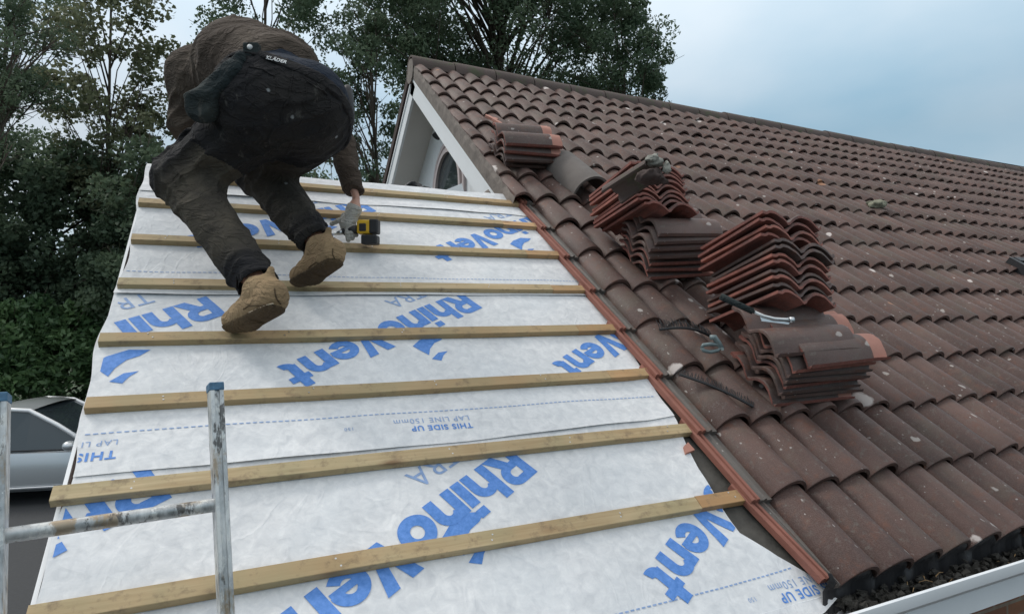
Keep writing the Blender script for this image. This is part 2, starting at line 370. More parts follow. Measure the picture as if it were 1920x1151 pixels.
M['trouser'] = cloth('work_trouser_cloth', (.012, .012, .014), (.027, .026, .028), (.036, .032, .028), 7, .9, (.085, .073, .056))
M['navy'] = cloth('navy_cloth', (.012, .018, .03), (.022, .03, .048), (.02, .025, .035))
M['pouch'] = cloth('pouch_cloth', (.014, .02, .022), (.03, .04, .042), (.045, .05, .045), 14, .6)
M['boot'] = cloth('tan_boot_suede', (.24, .165, .092), (.37, .265, .155), (.17, .118, .068), 14)
M['sole'] = cloth('boot_sole_rubber', (.085, .058, .034), (.13, .09, .05), (.05, .036, .024), 10)
M['skin'] = simple('skin', (.46, .25, .185), .5, var=.1, scale=30, bmp=.05)
M['glove'] = cloth('grey_glove_knit', (.36, .35, .32), (.50, .49, .46), (.30, .28, .25), 16)
M['hair'] = simple('dark_hair', (.02, .015, .012), .8)
M['yellow'] = simple('yellow_tool_plastic', (.70, .42, .015), .4, var=.06, scale=20, bmp=.02)
M['steel'] = simple('worn_steel', (.50, .52, .53), .3, .9, var=.2, scale=40)
M['bluecap'] = simple('blue_cap_plastic', (.07, .16, .26), .7, var=.85, scale=60, bmp=.2)
M['whitemark'] = simple('white_print', (.62, .63, .63), .6, var=.2, scale=60)
M['moss'] = simple('pale_moss', (.20, .198, .145), .95, var=.3, scale=30, bmp=.8)
M['asphalt'] = simple('asphalt', (.045, .047, .05), .9, var=.3, scale=30, bmp=.4)
M['grass'] = simple('grass_ground', (.035, .055, .02), .95, var=.5, scale=3, bmp=.5)
def paint_mat():
    m, nt, p = newmat('silver_car_paint'); p.inputs['Base Color'].default_value = (.5, .53, .55, 1); p.inputs['Metallic'].default_value = .55
    p.inputs['Roughness'].default_value = .34; p.inputs['Coat Weight'].default_value = 1.; p.inputs['Coat Roughness'].default_value = .05
    v = coords(nt); c = mix(nt, noise(nt, v, 400, 2), (.50, .53, .55), (.58, .61, .63)); nt.links.new(c, p.inputs['Base Color']); return m
M['paint'] = paint_mat()
M['rubber'] = simple('tyre_rubber', (.02, .02, .02), .85)
M['bark'] = simple('tree_bark', (.07, .055, .042), .95, var=.4, scale=14, bmp=.8)
def leaf_mat(name, a, b, cspec=.25):
    m, nt, p = newmat(name); c = mix(nt, attr(nt), a, b); nt.links.new(c, p.inputs['Base Color'])
    p.inputs['Roughness'].default_value = .55; p.inputs['Specular IOR Level'].default_value = cspec
    tr = N(nt, 'BsdfTranslucent'); nt.links.new(c, tr.inputs[0]); ms = N(nt, 'MixShader', n_0=.42)
    o = nt.nodes['Material Output']; nt.links.new(p.outputs[0], ms.inputs[1]); nt.links.new(tr.outputs[0], ms.inputs[2]); nt.links.new(ms.outputs[0], o.inputs[0]); return m
M['leaf_olive'] = leaf_mat('olive_leaves', (.085, .105, .055), (.22, .235, .14))
M['leaf_dark'] = leaf_mat('dark_leaves', (.06, .098, .062), (.17, .225, .14))
M['leaf_mid'] = leaf_mat('mid_green_leaves', (.06, .10, .06), (.17, .225, .14))
M['leaf_laurel'] = leaf_mat('laurel_leaves', (.045, .10, .042), (.15, .25, .10), .5)

# ------------------------------------------------------------------ the setting: ground
g = MB(); g.add([(-400, -400, 0), (400, -400, 0), (400, 600, 0), (-400, 600, 0)], [(0, 1, 2, 3)]); g.obj('ground', M['grass'], kind='structure')
g = MB(); g.add([(-16, -12, .004), (18, -12, .004), (18, 13.2, .004), (-16, 13.2, .004)], [(0, 1, 2, 3)]); g.obj('driveway', M['asphalt'], kind='structure')

# ------------------------------------------------------------------ the house
G = .335; UEND = 13.0; VR = 5.35; ULEFT = -2.08
house = empty('house', (6, 1.5, 0), label='single storey house with a brown pantiled roof, white gable and half stripped front slope', cat='house')
def shear(u, v): return v * (1 - .0055 * max(u, 0.))
def tile_prof(x, h=.063):   # x=0 at a roll crest
    a = abs(cos(pi * x / .175)); return h * (a ** .80) - .010 * math.exp(-(a / .13) ** 2)
def build_tiles():
    V = []; F = []; T = []; MI = []
    NX = 28; W2 = .35
    def tile(u0, u1, vt, vh, nt_, nh, tint, du=0., dv=0., tilt=0., nx=NX):
        b = len(V); cols = []
        rows = [(vt, 0.), (vt + .006, 0.), ((vt + vh) / 2, 0.), (vh, 0.)]
        for ri, (v, _) in enumerate(rows):
            f = (v - vt) / (vh - vt); nb = nt_ + (nh - nt_) * f
            for i in range(nx + 1):
                u = u0 + (u1 - u0) * i / nx
                z = nb + tile_prof(u - .189) + tilt * (u - u0) - (.004 if ri == 0 else 0)
                vv = shear(u, v + dv + .003 * sin(9 * u)); V.append(rf(u + du, vv, z))
        # underside lip
        for v, dn in ((vt, -.019), (vt + .1, -.019)):
            for i in range(nx + 1):
                u = u0 + (u1 - u0) * i / nx; V.append(rf(u + du, shear(u, v + dv + .003 * sin(9 * u)), nt_ + tile_prof(u - .189) * .96 + tilt * (u - u0) + dn))
        n1 = nx + 1
        for r in range(3):
            for i in range(nx):
                F.append((b + r * n1 + i, b + r * n1 + i + 1, b + (r + 1) * n1 + i + 1, b + (r + 1) * n1 + i)); T.append(tint); MI.append(0)
        for i in range(nx):
            F.append((b + 4 * n1 + i, b + 4 * n1 + i + 1, b + i + 1, b + i)); T.append(tint); MI.append(1)
            F.append((b + 5 * n1 + i, b + 5 * n1 + i + 1, b + 4 * n1 + i + 1, b + 4 * n1 + i)); T.append(tint); MI.append(1)
        for r in range(3):
            F.append((b + r * n1, b + (r + 1) * n1, b + 4 * n1 + n1 * (r > 0), b + 4 * n1 + n1 * (r > 1)) if r < 2 else (b + r * n1, b + (r + 1) * n1, b + 5 * n1, b + 5 * n1)); T.append(tint); MI.append(1)
    for k in range(17):
        vt = -.405 + k * G; vh = min(vt + .43, 5.40)
        u = .1015; first = True
        if k >= 8:
            # verge tiles reach the gable edge
            tile(-.045, .1015, vt, vh, .058, .02, rnd.random(), nx=12, dv=rnd.uniform(-.004, .004))
        while u < UEND:
            tile(u, u + .35, vt, vh, .058 + rnd.uniform(-.003, .007), .02, rnd.random(), rnd.uniform(-.003, .003), rnd.uniform(-.010, .008) - (.022 if rnd.random() < .03 else 0), rnd.uniform(-.018, .018))
            u += .35
    V2 = np.array(V); F = [f if len(set(f)) == 4 else f for f in F]
    me = bpy.data.meshes.new('roof_tiles'); me.from_pydata([tuple(v) for v in V], [], [tuple(dict.fromkeys(f)) for f in F])
    me.polygons.foreach_set('material_index', MI); a = me.attributes.new('tint', 'FLOAT', 'FACE'); a.data.foreach_set('value', T); me.update()
    auto_smooth(me, 38)
    return me
roof = link('roof_tiles', build_tiles(), [M['tile'], M['dark_under']], house)
# red interlock strips and grey pans down the stripped edge
st = MB(); pn = MB()
for k in range(0, 9):
    vt = -.405 + k * G; vh = vt + .43
    du = rnd.uniform(-.004, .004)
    c = [(-.004, .030), (.0, .034), (.010, .034), (.013, .024), (.018, .024), (.021, .034), (.032, .034), (.034, .018), (.034, .006), (-.004, .006)]
    VV = []
    sk = .046 if k == 0 else .012
    for v, dn in ((vt + (.022 if k == 0 else 0), .020), (vh, -.006)):
        for u, n in c: VV.append(rf(u + du + (sk if dn > 0 else 0), v + .0, n + dn))
    m = len(c); FF = [(i, (i + 1) % m, m + (i + 1) % m, m + i) for i in range(m)] + [tuple(range(m)), tuple(range(m, 2 * m))]
    st.add(VV, FF)
    c = [(.034, .026), (.050, .024), (.056, .032), (.066, .032), (.072, .02), (.104, .02), (.104, .002), (.034, .002)]
    VV = []
    for v, dn in ((vt - .004, .024), (vh, -.003)):
        for u, n in c: VV.append(rf((u + du + sk * (1 - (u - .034) / .07)) if dn > 0 else u + du, v, n + dn))
    m = len(c); FF = [(i, (i + 1) % m, m + (i + 1) % m, m + i) for i in range(m)] + [tuple(range(m)), tuple(range(m, 2 * m))]
    pn.add(VV, FF)
st.obj('interlock_strip', M['strip_red'], house, label='raw red interlocking edges of the last tiles left on the stripped slope')
pn.obj('tile_edge_pan', M['strip_grey'], house)
# decking / old felt below everything
b = MB(); b.box((-2.06, -.40, -.02), (UEND, 2.46, -.008)); b.box((-.0, 2.46, -.02), (UEND, VR, -.008)); b.obj('roof_deck', M['deck'], house, xf=RM)
# rear slopes
YR, ZR = VR * CP, VR * SP + Z0
b = MB(); b.add([(-.05, YR, ZR - .02), (UEND, YR, ZR - .02), (UEND, 2 * YR + .3, Z0 - .25), (-.05, 2 * YR + .3, Z0 - .25)], [(0, 1, 2, 3)])
b.add([(-.05, YR, ZR + .09), (UEND, YR, ZR + .09), (UEND, 2 * YR + .34, Z0 - .14), (-.05, 2 * YR + .34, Z0 - .14)], [(0, 1, 2, 3)])
b.add([(-.05, YR, ZR - .02), (-.05, YR, ZR + .09), (-.05, 2 * YR + .34, Z0 - .14), (-.05, 2 * YR + .3, Z0 - .25)], [(0, 1, 2, 3)]); b.obj('rear_slope', M['dark_under'], house)
VT = 2.47; YT, ZT = VT * CP, VT * SP + Z0
b = MB(); b.add([(ULEFT, YT + .01, ZT - .01), (.46, YT + .01, ZT - .01), (.46, 2 * YT, Z0), (ULEFT, 2 * YT, Z0)], [(0, 1, 2, 3)]); b.obj('rear_lower_slope', M['deck'], house)
# ridge tiles
b = MB(); u = -.06; i = 0
while u < UEND:
    ln = .45; jz = rnd.uniform(-.006, .006); V = []; F = []
    for s_, rr in ((0, .125), (ln - .01, .121)):
        for ring in (rr, rr - .018):
            for j in range(13):
                a = radians(-12 + 204 * j / 12); uu = u + s_; vv = shear(uu, VR)
                cx, cy, cz = rf(uu, vv, .035)
                V.append((uu, cy + ring * cos(a), cz + ring * sin(a) * 1. + jz - .02))
    for j in range(12):
        F += [(j, j + 1, 26 + j + 1, 26 + j), (13 + j, 39 + j, 39 + j + 1, 13 + j + 1), (j, 13 + j, 13 + j + 1, j + 1), (26 + j, 26 + j + 1, 39 + j + 1, 39 + j)]
    b.add(V, F); u += ln; i += 1
o = b.obj('ridge_tiles', M['ridge'], house); auto_smooth(o.data, 45)
# ridge end and bedding
b = MB(); cx, cy, cz = rf(-.05, VR, .0)
b.tube([(-.058, cy, cz - .02), (-.03, cy, cz - .02)], .122, 16); b.obj('ridge_end', M['verge'], house)
# verge mortar band and bargeboards (front rake)
b = MB(); n = 40
V = []; F = []
for i in range(n + 1):
    v = 2.28 + (VR - 2.28) * i / n
    for (uu, nn) in ((-.046, .075), (-.05, .03), (-.042, -.06), (.09, -.06), (.09, .03)):
        V.append(rf(uu + (rnd.uniform(-.004, .003) if nn > -.05 else 0), v, nn + (rnd.uniform(-.006, .006) if nn > -.05 else 0) * (1 if uu > -.06 else 0)))
for i in range(n):
    for j in range(4): F.append((i * 5 + j, i * 5 + j + 1, (i + 1) * 5 + j + 1, (i + 1) * 5 + j))
b.add(V, F); b.obj('verge', M['verge'], house)
def rake(name, mat, u0, u1, n0, n1, v0, v1, rear=False):
    b = MB(); b.box((u0, v0, n0), (u1, v1, n1)); me = b.mesh(name); me.transform(RM)
    if rear:
        me.transform(Matrix.Translation((0, 2 * YR, 0)) @ Matrix.Diagonal((1, -1, 1, 1)))
        bm = bmesh.new(); bm.from_mesh(me); bmesh.ops.recalc_face_normals(bm, faces=bm.faces[:]); bm.to_mesh(me); bm.free()
    return link(name, me, mat, house)
rake('bargeboard', M['white'], -.030, -.004, -.225, -.060, 2.34, VR - .05)
rake('bargeboard', M['white'], -.030, -.004, -.225, -.060, 1.2, VR - .05, True)
rake('bargeboard_trim', M['white'], -.040, -.028, -.085, -.058, 2.34, VR - .02)
rake('bargeboard_trim', M['white'], -.040, -.028, -.085, -.058, 1.2, VR - .02, True)
XW = .30
def soffit(rear):
    b = MB(); k = 0; v = 1.2 if rear else 2.2
    while v < VR - .1:
        b.box((-.004, v, -.155), (XW, min(v + .098, VR - .1), -.148)); b.box((-.004, v + .098, -.155), (XW, v + .102, -.151)); v += .102
    me = b.mesh('soffit'); me.transform(RM)
    if rear: me.transform(Matrix.Translation((0, 2 * YR, 0)) @ Matrix.Diagonal((1, -1, 1, 1)))
    link('soffit', me, M['soffit'], house)
soffit(False); soffit(True)
# gable wall with vertical ribs, from the lower ridge to the apex
yw = 4.12; zs = 4.15; hw = .40; ht = .40     # arched window: centre y, springing height, half width, arch rise
b = MB(); y = 2 * YR - 7.2
while y < 7.3:
    y1 = y + .096; ym = (y + y1) / 2
    top = min((ym / CP) * SP, ((2 * YR - ym) / CP) * SP) + Z0 - .15
    if top > .3:
        t0 = min((y / CP) * SP, ((2 * YR - y) / CP) * SP) + Z0 - .15; t1 = min((y1 / CP) * SP, ((2 * YR - y1) / CP) * SP) + Z0 - .15
        x = XW
        b.add([(x, y, .0), (x, y1, .0), (x, y1, t1), (x, y, t0), (x + .2, y, 0), (x + .2, y1, 0), (x + .2, y1, t1), (x + .2, y, t0)], [(0, 1, 2, 3), (0, 3, 7, 4), (1, 5, 6, 2), (3, 2, 6, 7)])
        b.add([(x + .012, y1, 0), (x + .012, y1 + .004, 0), (x + .012, y1 + .004, t1), (x + .012, y1, t1)], [(0, 1, 2, 3)])
    y += .1
b.obj('gable_wall', M['clad'], house)
win = MB()
def arch(r, x, k=1.):
    pts = [(x, yw + r, 3.5)]
    for i in range(17):
        a = pi * i / 16; pts.append((x, yw + r * cos(a), zs + (ht + r - hw) * sin(a)))
    pts.append((x, yw - r, 3.5)); return pts
def arch_ring(b, r0, r1, x0, x1):
    A, B_, C_, D_ = arch(r0, x0), arch(r1, x0), arch(r0, x1), arch(r1, x1); n = len(A)
    V = A + B_ + C_ + D_; F = []
    for i in range(n - 1): F += [(i, i + 1, n + i + 1, n + i), (2 * n + i, 3 * n + i, 3 * n + i + 1, 2 * n + i + 1), (i, 2 * n + i, 2 * n + i + 1, i + 1), (n + i, n + i + 1, 3 * n + i + 1, 3 * n + i)]
    b.add(V, F)
win.add(arch(hw, XW - .012), [tuple(range(19))])
winpane = win.obj('arched_window', M['glass'], house)
b = MB(); arch_ring(b, hw - .03, hw + .02, XW - .04, XW); arch_ring(b, hw + .06, hw + .10, XW - .03, XW); b.obj('window_frame', M['frame_pink'], winpane)
winpane.matrix_parent_inverse = Matrix.Translation(-Vector(house.location))
# lamp under the soffit on the gable wall
b = MB(); c = Vector((XW, 4.33, 4.76)); b.tube([c, c + Vector((-.03, 0, 0))], .03, 12); b.tube([c + Vector((-.03, 0, .01)), c + Vector((-.055, 0, 0)), c + Vector((-.075, 0, -.03))], [.025, .038, .046], 12)
b.obj('wall_lamp', M['black'], house, label='small black lamp high on the white gable wall')
# brick walls
b = MB(); b.box((-1.93, .03, 0), (UEND - .2, .26, 2.0)); b.box((-1.93, .26, 0), (-1.70, 2 * YT - .2, 2.0))
b.add([(-1.93, .03, 2.0), (-1.93, 2 * YT - .2, 2.0), (-1.93, YT, ZT - .1)], [(0, 1, 2)])
b.obj('brick_wall', M['brick'], house)
b = MB(); b.box((UEND - .3, .26, 0), (UEND - .2, 2 * YR - .2, 2.0)); b.add([(UEND - .2, .1, 2.0), (UEND - .2, 2 * YR - .2, 2.0), (UEND - .2, YR, ZR - .4)], [(0, 1, 2)]); b.obj('end_wall', M['brick'], house)
# verge board at the left of the stripped slope
b = MB(); b.box((ULEFT - .006, -.40, -.19), (ULEFT + .004, VT, -.010)); b.obj('verge_board', M['white'], house, xf=RM)
# fascia, gutter, eaves filler
b = MB(); b.box((ULEFT, -.322, Z0 - .47), (UEND, -.304, Z0 - .265)); b.obj('fascia', M['white'], house)
gy, gz = -.335, 1.95
prof = [(gy + .006, gz + .005), (gy - .002, gz - .055), (gy - .03, gz - .082), (gy - .062, gz - .082), (gy - .085, gz - .062), (gy - .098, gz - .05), (gy - .112, gz - .036), (gy - .118, gz - .012), (gy - .118, gz + .006), (gy - .112, gz + .010), (gy - .106, gz + .006), (gy - .104, gz - .012), (gy - .094, gz - .03), (gy - .08, gz - .05), (gy - .058, gz - .07), (gy - .03, gz - .07), (gy + .008, gz - .05), (gy + .012, gz + .005)]
b = MB(); b.sweep(prof, ULEFT - .03, UEND + .05); o = b.obj('gutter', M['white'], house); auto_smooth(o.data, 30)
V = []; F = []; nU, nY = 900, 9       # the gutter's bed of black silt and moss
for i in range(nU + 1):
    u = .10 + 9.5 * i / nU
    for j_ in range(nY + 1):
        y = gy + .004 - .100 * j_ / nY; z = gz - .038 + .016 * sin(31 * u + 2 * sin(13 * u)) * sin(2.4 * j_ + 5 * u) + .012 * sin(83 * u + j_) + rnd.uniform(-.006, .008) + .012 * (1 - j_ / nY)
        V.append((u, y, max(min(z, gz - .004), gz - .052 + .03 * abs(j_ / nY - .5))))
for i in range(nU):
    for j_ in range(nY): q = i * (nY + 1) + j_; F.append((q, q + 1, q + nY + 2, q + nY + 1))
link('gutter_silt', npmesh('gutter_silt', V, F), M['debris'], house, kind='stuff')
b = MB()
for i in range(520):
    u = .10 + rnd.random() ** 1.5 * 7; z = gz - .03 + rnd.random() * .03; y = gy - .01 - rnd.random() * .085; r = rnd.uniform(.005, .016)
    p = Vector((u, y, z)); b.tube([p, p + Vector((rnd.uniform(-.035, .035), rnd.uniform(-.02, .02), rnd.uniform(-.008, .012)))], [r, r * .4], 5)
b.obj('gutter_debris', M['debris'], house, kind='stuff')
b = MB()
for i in range(26):
    u = .3 + rnd.random() * 1.6; p = Vector((u, gy - .03 - rnd.random() * .05, gz - .012)); a_ = rnd.random() * 6
    b.tube([p, p + Vector((cos(a_) * .03, sin(a_) * .015, .008)), p + Vector((cos(a_) * .06, sin(a_) * .03, .002))], [.0015, .0012, .0008], 4)
b.obj('dry_twigs', M['wood2'], house, kind='stuff')
V = []; F = []; n_ = 0; u = .03                       # black eaves filler that follows the rolls
while u < 9.5:
    a_ = .063 * abs(cos(pi * (u - .189) / .175)) ** .80 - .004; wv = .004 * sin(57 * u) + rnd.uniform(-.003, .003)
    V += [rf(u, -.384, .036 + a_), rf(u, -.402 + wv, .030 + a_ * .93), rf(u, -.407 + wv, .012 + a_ * .8), (u, -.3425 - wv, 1.962 + a_ * .3), (u, -.343 - wv, 1.90 + 2 * wv)]; n_ += 1; u += .0075
for i in range(n_ - 1):
    for j_ in range(4): q = i * 5 + j_; F.append((q, q + 1, q + 6, q + 5))
link('eaves_filler', npmesh('eaves_filler', V, F), M['black'], house)
# roof window near the right edge
ru, rv, _n = (4.386,1.681,0.170)
b = MB(); b.box((ru, rv - .78, .05), (ru + .06, rv, .17)); b.box((ru + .72, rv - .78, .05), (ru + .78, rv, .17)); b.box((ru + .06, rv - .06, .05), (ru + .72, rv, .175)); b.box((ru + .06, rv - .78, .05), (ru + .72, rv - .72, .165))
rw = b.obj('roof_window', M['black'], house, xf=RM)
b = MB(); b.box((ru + .06, rv - .72, .12), (ru + .72, rv - .06, .15)); b.obj('roof_window_pane', M['glass'], rw, xf=RM)

# ------------------------------------------------------------------ membrane sheets with printing
def ur(v):
    xs = [-.6, -.47, -.41, -.342, -.261, -.154, -.046, .122, .36, .60, .78, 1.0, 3.]; ys = [-.05, -.03, .155, .062, -.023, -.098, -.09, -.078, -.02, .0, .02, .05, .06]
    return float(np.interp(v, xs, ys))
def ul(v): return ULEFT + .012 * sin(5 * v) + .006 * sin(17 * v + 1)
def hm(u, v, lo):
    near = min(abs(v - k * G + .025) for k in range(-1, 9)); a = min(1, near / .12)
    h = .0035 * sin(7.3 * u + 3 * v) * sin(5.1 * v - 2.2 * u + .6) + .0025 * sin(16 * u - 9 * v + 1) * sin(11 * v + .8)
    h = .001 + a * (h + .004)
    t = v - lo
    if t < .16: h += .0035 * (1 - t / .16)
    if t < .04: h += (.5 + .5 * sin(6 * u + 11 * lo)) * .006 * (1 - t / .04)
    if v < -.36: h -= (v + .36) ** 2 * 2.2
    e = ur(v) - u
    if e < .12 and v < .7: h += .010 * (1 - max(e, 0) / .12) * (.5 + .5 * sin(21 * v))
    return h
sheets = []
SH = [(-.60, .50, 'lowest white membrane sheet at the eave, its loose corner curling into the gutter'),
      (.378, 1.42, 'second white membrane sheet from the eave, with a dotted lap line and small print'),
      (1.262, 2.30, 'white membrane sheet under the kneeling worker and his drill, third up from the eave'),
      (2.15, 2.462, 'topmost narrow strip of white membrane below the bare lower ridge')]
for si, (v0, v1, lab) in enumerate(SH):
    nu, nv = 150, int((v1 - v0) / .012)
    V = []; F = []
    for j in range(nv + 1):
        v = v0 + (v1 - v0) * j / nv
        for i in range(nu + 1):
            a, b_ = ul(v), ur(v)
            u = a + (b_ - a) * i / nu
            vv = v
            if si == 0: lowv = -.475 - .03 * max(0, min(1, (-.1 - u) / .8)) + .062 * max(0, min(1, (u + .12) / .2)); vv = lowv + (v1 - lowv) * j / nv; b2 = ur(vv); u = ul(vv) + (b2 - ul(vv)) * i / nu
            else: vv = v + (0.010 * sin(2.1 * u + si) * (1 - j / nv))
            V.append(rf(u, vv, hm(u, vv, v0 if si else -9) + .0008 * si))
    for j in range(nv):
        for i in range(nu): q = j * (nu + 1) + i; F.append((q, q + 1, q + nu + 2, q + nu + 1))
    o = link('roofing_membrane', npmesh('roofing_membrane', V, F), M['felt'], None, True, label=lab, cat='membrane', group='membrane sheets on the stripped slope')
    sheets.append(o)
def text_bm(s, size, offset=0., spacing=1., shear_=0.):
    cu = bpy.data.curves.new('lettering', 'FONT'); cu.body = s; cu.size = size; cu.offset = offset; cu.space_character = spacing; cu.shear = shear_; cu.resolution_u = 4
    to = bpy.data.objects.new('lettering', cu); COL.objects.link(to)
    bpy.context.view_layer.update(); dg = bpy.context.evaluated_depsgraph_get()
    me = bpy.data.meshes.new_from_object(to.evaluated_get(dg)); bpy.data.objects.remove(to)
    bm = bmesh.new(); bm.from_mesh(me); bpy.data.meshes.remove(me); return bm
def drape(bm, si, org, ang, vlo, vhi, lift=.0014):
    c, s = cos(ang), sin(ang)
    for v in bm.verts: x, y = v.co.x, v.co.y; v.co = Vector((org[0] + c * x - s * y, org[1] + s * x + c * y, v.co.z))
    def cut(co, no, out_=True): bmesh.ops.bisect_plane(bm, geom=bm.verts[:] + bm.edges[:] + bm.faces[:], plane_co=co, plane_no=no, clear_outer=out_)
    cut((0, vhi, 0), (0, 1, 0)); cut((0, vlo, 0), (0, -1, 0)); cut((ULEFT + .018, 0, 0), (-1, 0, 0))
    if not bm.verts: return
    mnu = min(v.co.x for v in bm.verts); mxu = max(v.co.x for v in bm.verts); mnv = min(v.co.y for v in bm.verts); mxv = max(v.co.y for v in bm.verts)
    for k in range(int(mnu / .02) - 1, int(mxu / .02) + 2): cut((k * .02, 0, 0), (1, 0, 0), False)
    for k in range(int(mnv / .015) - 1, int(mxv / .015) + 2): cut((0, k * .015, 0), (0, 1, 0), False)
    dead = [f for f in bm.faces if f.calc_center_median().x > ur(f.calc_center_median().y) - .006]
    bmesh.ops.delete(bm, geom=dead, context='FACES')
    for v in bm.verts:
        u_, v_ = v.co.x, v.co.y; v.co = Vector(rf(u_, v_, hm(u_, v_, SH[si][0] if si else -9) + .0008 * si + lift + v.co.z))
    for f in bm.faces:
        f.normal_update()
        if f.normal.z < 0: f.normal_flip()
def bm_obj(bm, name, mat, parent, **k):
    me = bpy.data.meshes.new(name); bm.to_mesh(me); bm.free(); return link(name, me, mat, parent, **k)
def heavy_word(word, cap, length):
    bm = bmesh.new(); w_ = .27; x = 0.; lift = [0.]
    def poly(pts):
        lift[0] += .00004; bm.faces.new([bm.verts.new((px, py, lift[0] / cap)) for px, py in pts])
    def rect(x0, y0, x1, y1): poly([(x0, y0), (x1, y0), (x1, y1), (x0, y1)])
    def ring(cx_, cy_, R1, R2, r1, r2, a0, a1, n=18):
        lift[0] += .00004
        for i in range(n):
            p, q = radians(a0 + (a1 - a0) * i / n), radians(a0 + (a1 - a0) * (i + 1) / n)
            bm.faces.new([bm.verts.new((cx_ + a * cos(t), cy_ + b_ * sin(t), lift[0] / cap)) for a, b_, t in ((R1, R2, p), (R1, R2, q), (r1, r2, q), (r1, r2, p))])
    for ch in word:
        if ch == 'R':
            rect(x, 0, x + w_, 1); rect(x + w_, .78, x + .48, 1); rect(x + w_, .36, x + .48, .56); ring(x + .48, .68, .36, .32, .10, .11, -90, 90); poly([(x + .36, .38), (x + .66, .40), (x + .92, 0), (x + .60, 0)]); wd = .90
        elif ch in 'hn':
            rect(x, 0, x + w_, 1 if ch == 'h' else .72); ring(x + .42, .40, .37, .34, .11, .13, 0, 150); rect(x + .53, 0, x + .79, .40); wd = .82
        elif ch == 'i': rect(x, 0, x + w_, .70); rect(x, .79, x + w_, 1.0); wd = .31
        elif ch == 'o': ring(x + .42, .36, .42, .39, .15, .15, 0, 360, 36); wd = .84
        elif ch == 'V': poly([(x, 1), (x + .30, 1), (x + .55, 0), (x + .32, 0)]); poly([(x + .62, 1), (x + .92, 1), (x + .56, 0), (x + .36, 0)]); wd = .86
        elif ch == 'e': ring(x + .41, .36, .41, .38, .15, .16, 0, 318, 32); rect(x + .2, .27, x + .80, .42); wd = .82
        elif ch == 't': rect(x + .10, .12, x + .37, .98); rect(x - .02, .54, x + .56, .74); ring(x + .44, .26, .34, .27, .07, .06, 180, 285); wd = .56
        x += wd + .02
    k = length / x
    for v in bm.verts: v.co.x *= k; v.co.y *= cap; v.co.z *= cap
    return bm
VIS = [(-.62, .385), (.382, 1.27), (1.266, 2.3), (2.15, 2.46)]
CAP = .148
def logo(si, tip, ang=radians(210.5), sw=(0, 0)):
    """tip = upper left corner of the R in (u, v)"""
    c, s = cos(ang), sin(ang); upx, upy = -s, c
    org = (tip[0] - upx * CAP, tip[1] - upy * CAP)
    bm = heavy_word('RhinoVent', CAP, .985)
    # horn shaped swoosh above the o (given as offsets from the tip on the slope)
    for pts in ([(-.235, -.203), (-.30, -.20), (-.36, -.235), (-.395, -.274), (-.369, -.308), (-.342, -.337), (-.328, -.297), (-.30, -.258), (-.264, -.236)], [(-.336, -.361), (-.30, -.324), (-.258, -.316), (-.282, -.341), (-.299, -.373)]):
        vs = []
        for du_, dv_ in pts:
            a_, b_ = tip[0] + du_ + sw[0] - org[0], tip[1] + dv_ + sw[1] - org[1]; vs.append(bm.verts.new((c * a_ + s * b_, -s * a_ + c * b_, 0)))
        bmesh.ops.triangulate(bm, faces=[bm.faces.new(vs)])
    drape(bm, si, org, ang, *VIS[si]); bm_obj(bm, 'printed_logo', M['ink'], sheets[si])
    bm = text_bm('TRA', .105, .0, 1.05)
    for v in bm.verts: v.co += Vector((.165, -.125, 0))
    drape(bm, si, org, ang, *VIS[si]); bm_obj(bm, 'printed_caption', M['ink_thin'], sheets[si])
for tip in ((-.72, .205), (.38, .15), (-1.82, .275)): logo(0, tip, sw=(.0, .08))
for tip in ((-.61, 1.172), (-1.695, 1.122), (.49, 1.12)): logo(1, tip)
for tip in ((.15, 2.06), (-.95, 2.09)): logo(2, tip)
def small_print(si, u, vbig, lines):
    for txt, dv, size, off, m in lines:
        bm = text_bm(txt, size, off, 1.15)
        drape(bm, si, (u, vbig + dv), radians(180), VIS[si][0], VIS[si][1]); bm_obj(bm, 'printed_text', m, sheets[si])
SP_ = [('THIS SIDE UP', 0, .034, .0009, M['ink']), ('LAP LINE 150mm', .038, .034, 0, M['ink_thin'])]
small_print(1, -.885, .455, SP_); small_print(1, -1.972, .462, [('THIS SIDE UP', 0, .044, .0012, M['ink']), ('LAP LINE 150mm', .044, .030, 0, M['ink_thin'])])
small_print(0, .165, -.372, [('THIS SIDE UP', 0, .042, .0009, M['ink']), ('LAP LINE 150mm', .034, .036, 0, M['ink_thin'])])
small_print(0, -.20, -.36, [('150', .0, .02, 0, M['ink_thin'])]); small_print(1, -1.30, .475, [('150', .0, .02, 0, M['ink_thin'])])
def dashes(si, f):
    bm = bmesh.new(); u = ULEFT + .02
    while u < ur(f(u)) - .03:
        v = f(u); vs = [bm.verts.new((u + a, v + b_, 0)) for a, b_ in ((0, -.0022), (.0125, -.0022), (.0125, .0022), (0, .0022))]; bm.faces.new(vs); u += .0195
    drape(bm, si, (0, 0), 0., *VIS[si]); bm_obj(bm, 'printed_lap_line', M['ink_thin'], sheets[si])
dashes(1, lambda u: .535 - .02 * (u + 2) / 2); dashes(2, lambda u: 1.415 + .006 * sin(2 * u)); dashes(0, lambda u: -.312 + .02 * max(0, u + .3))

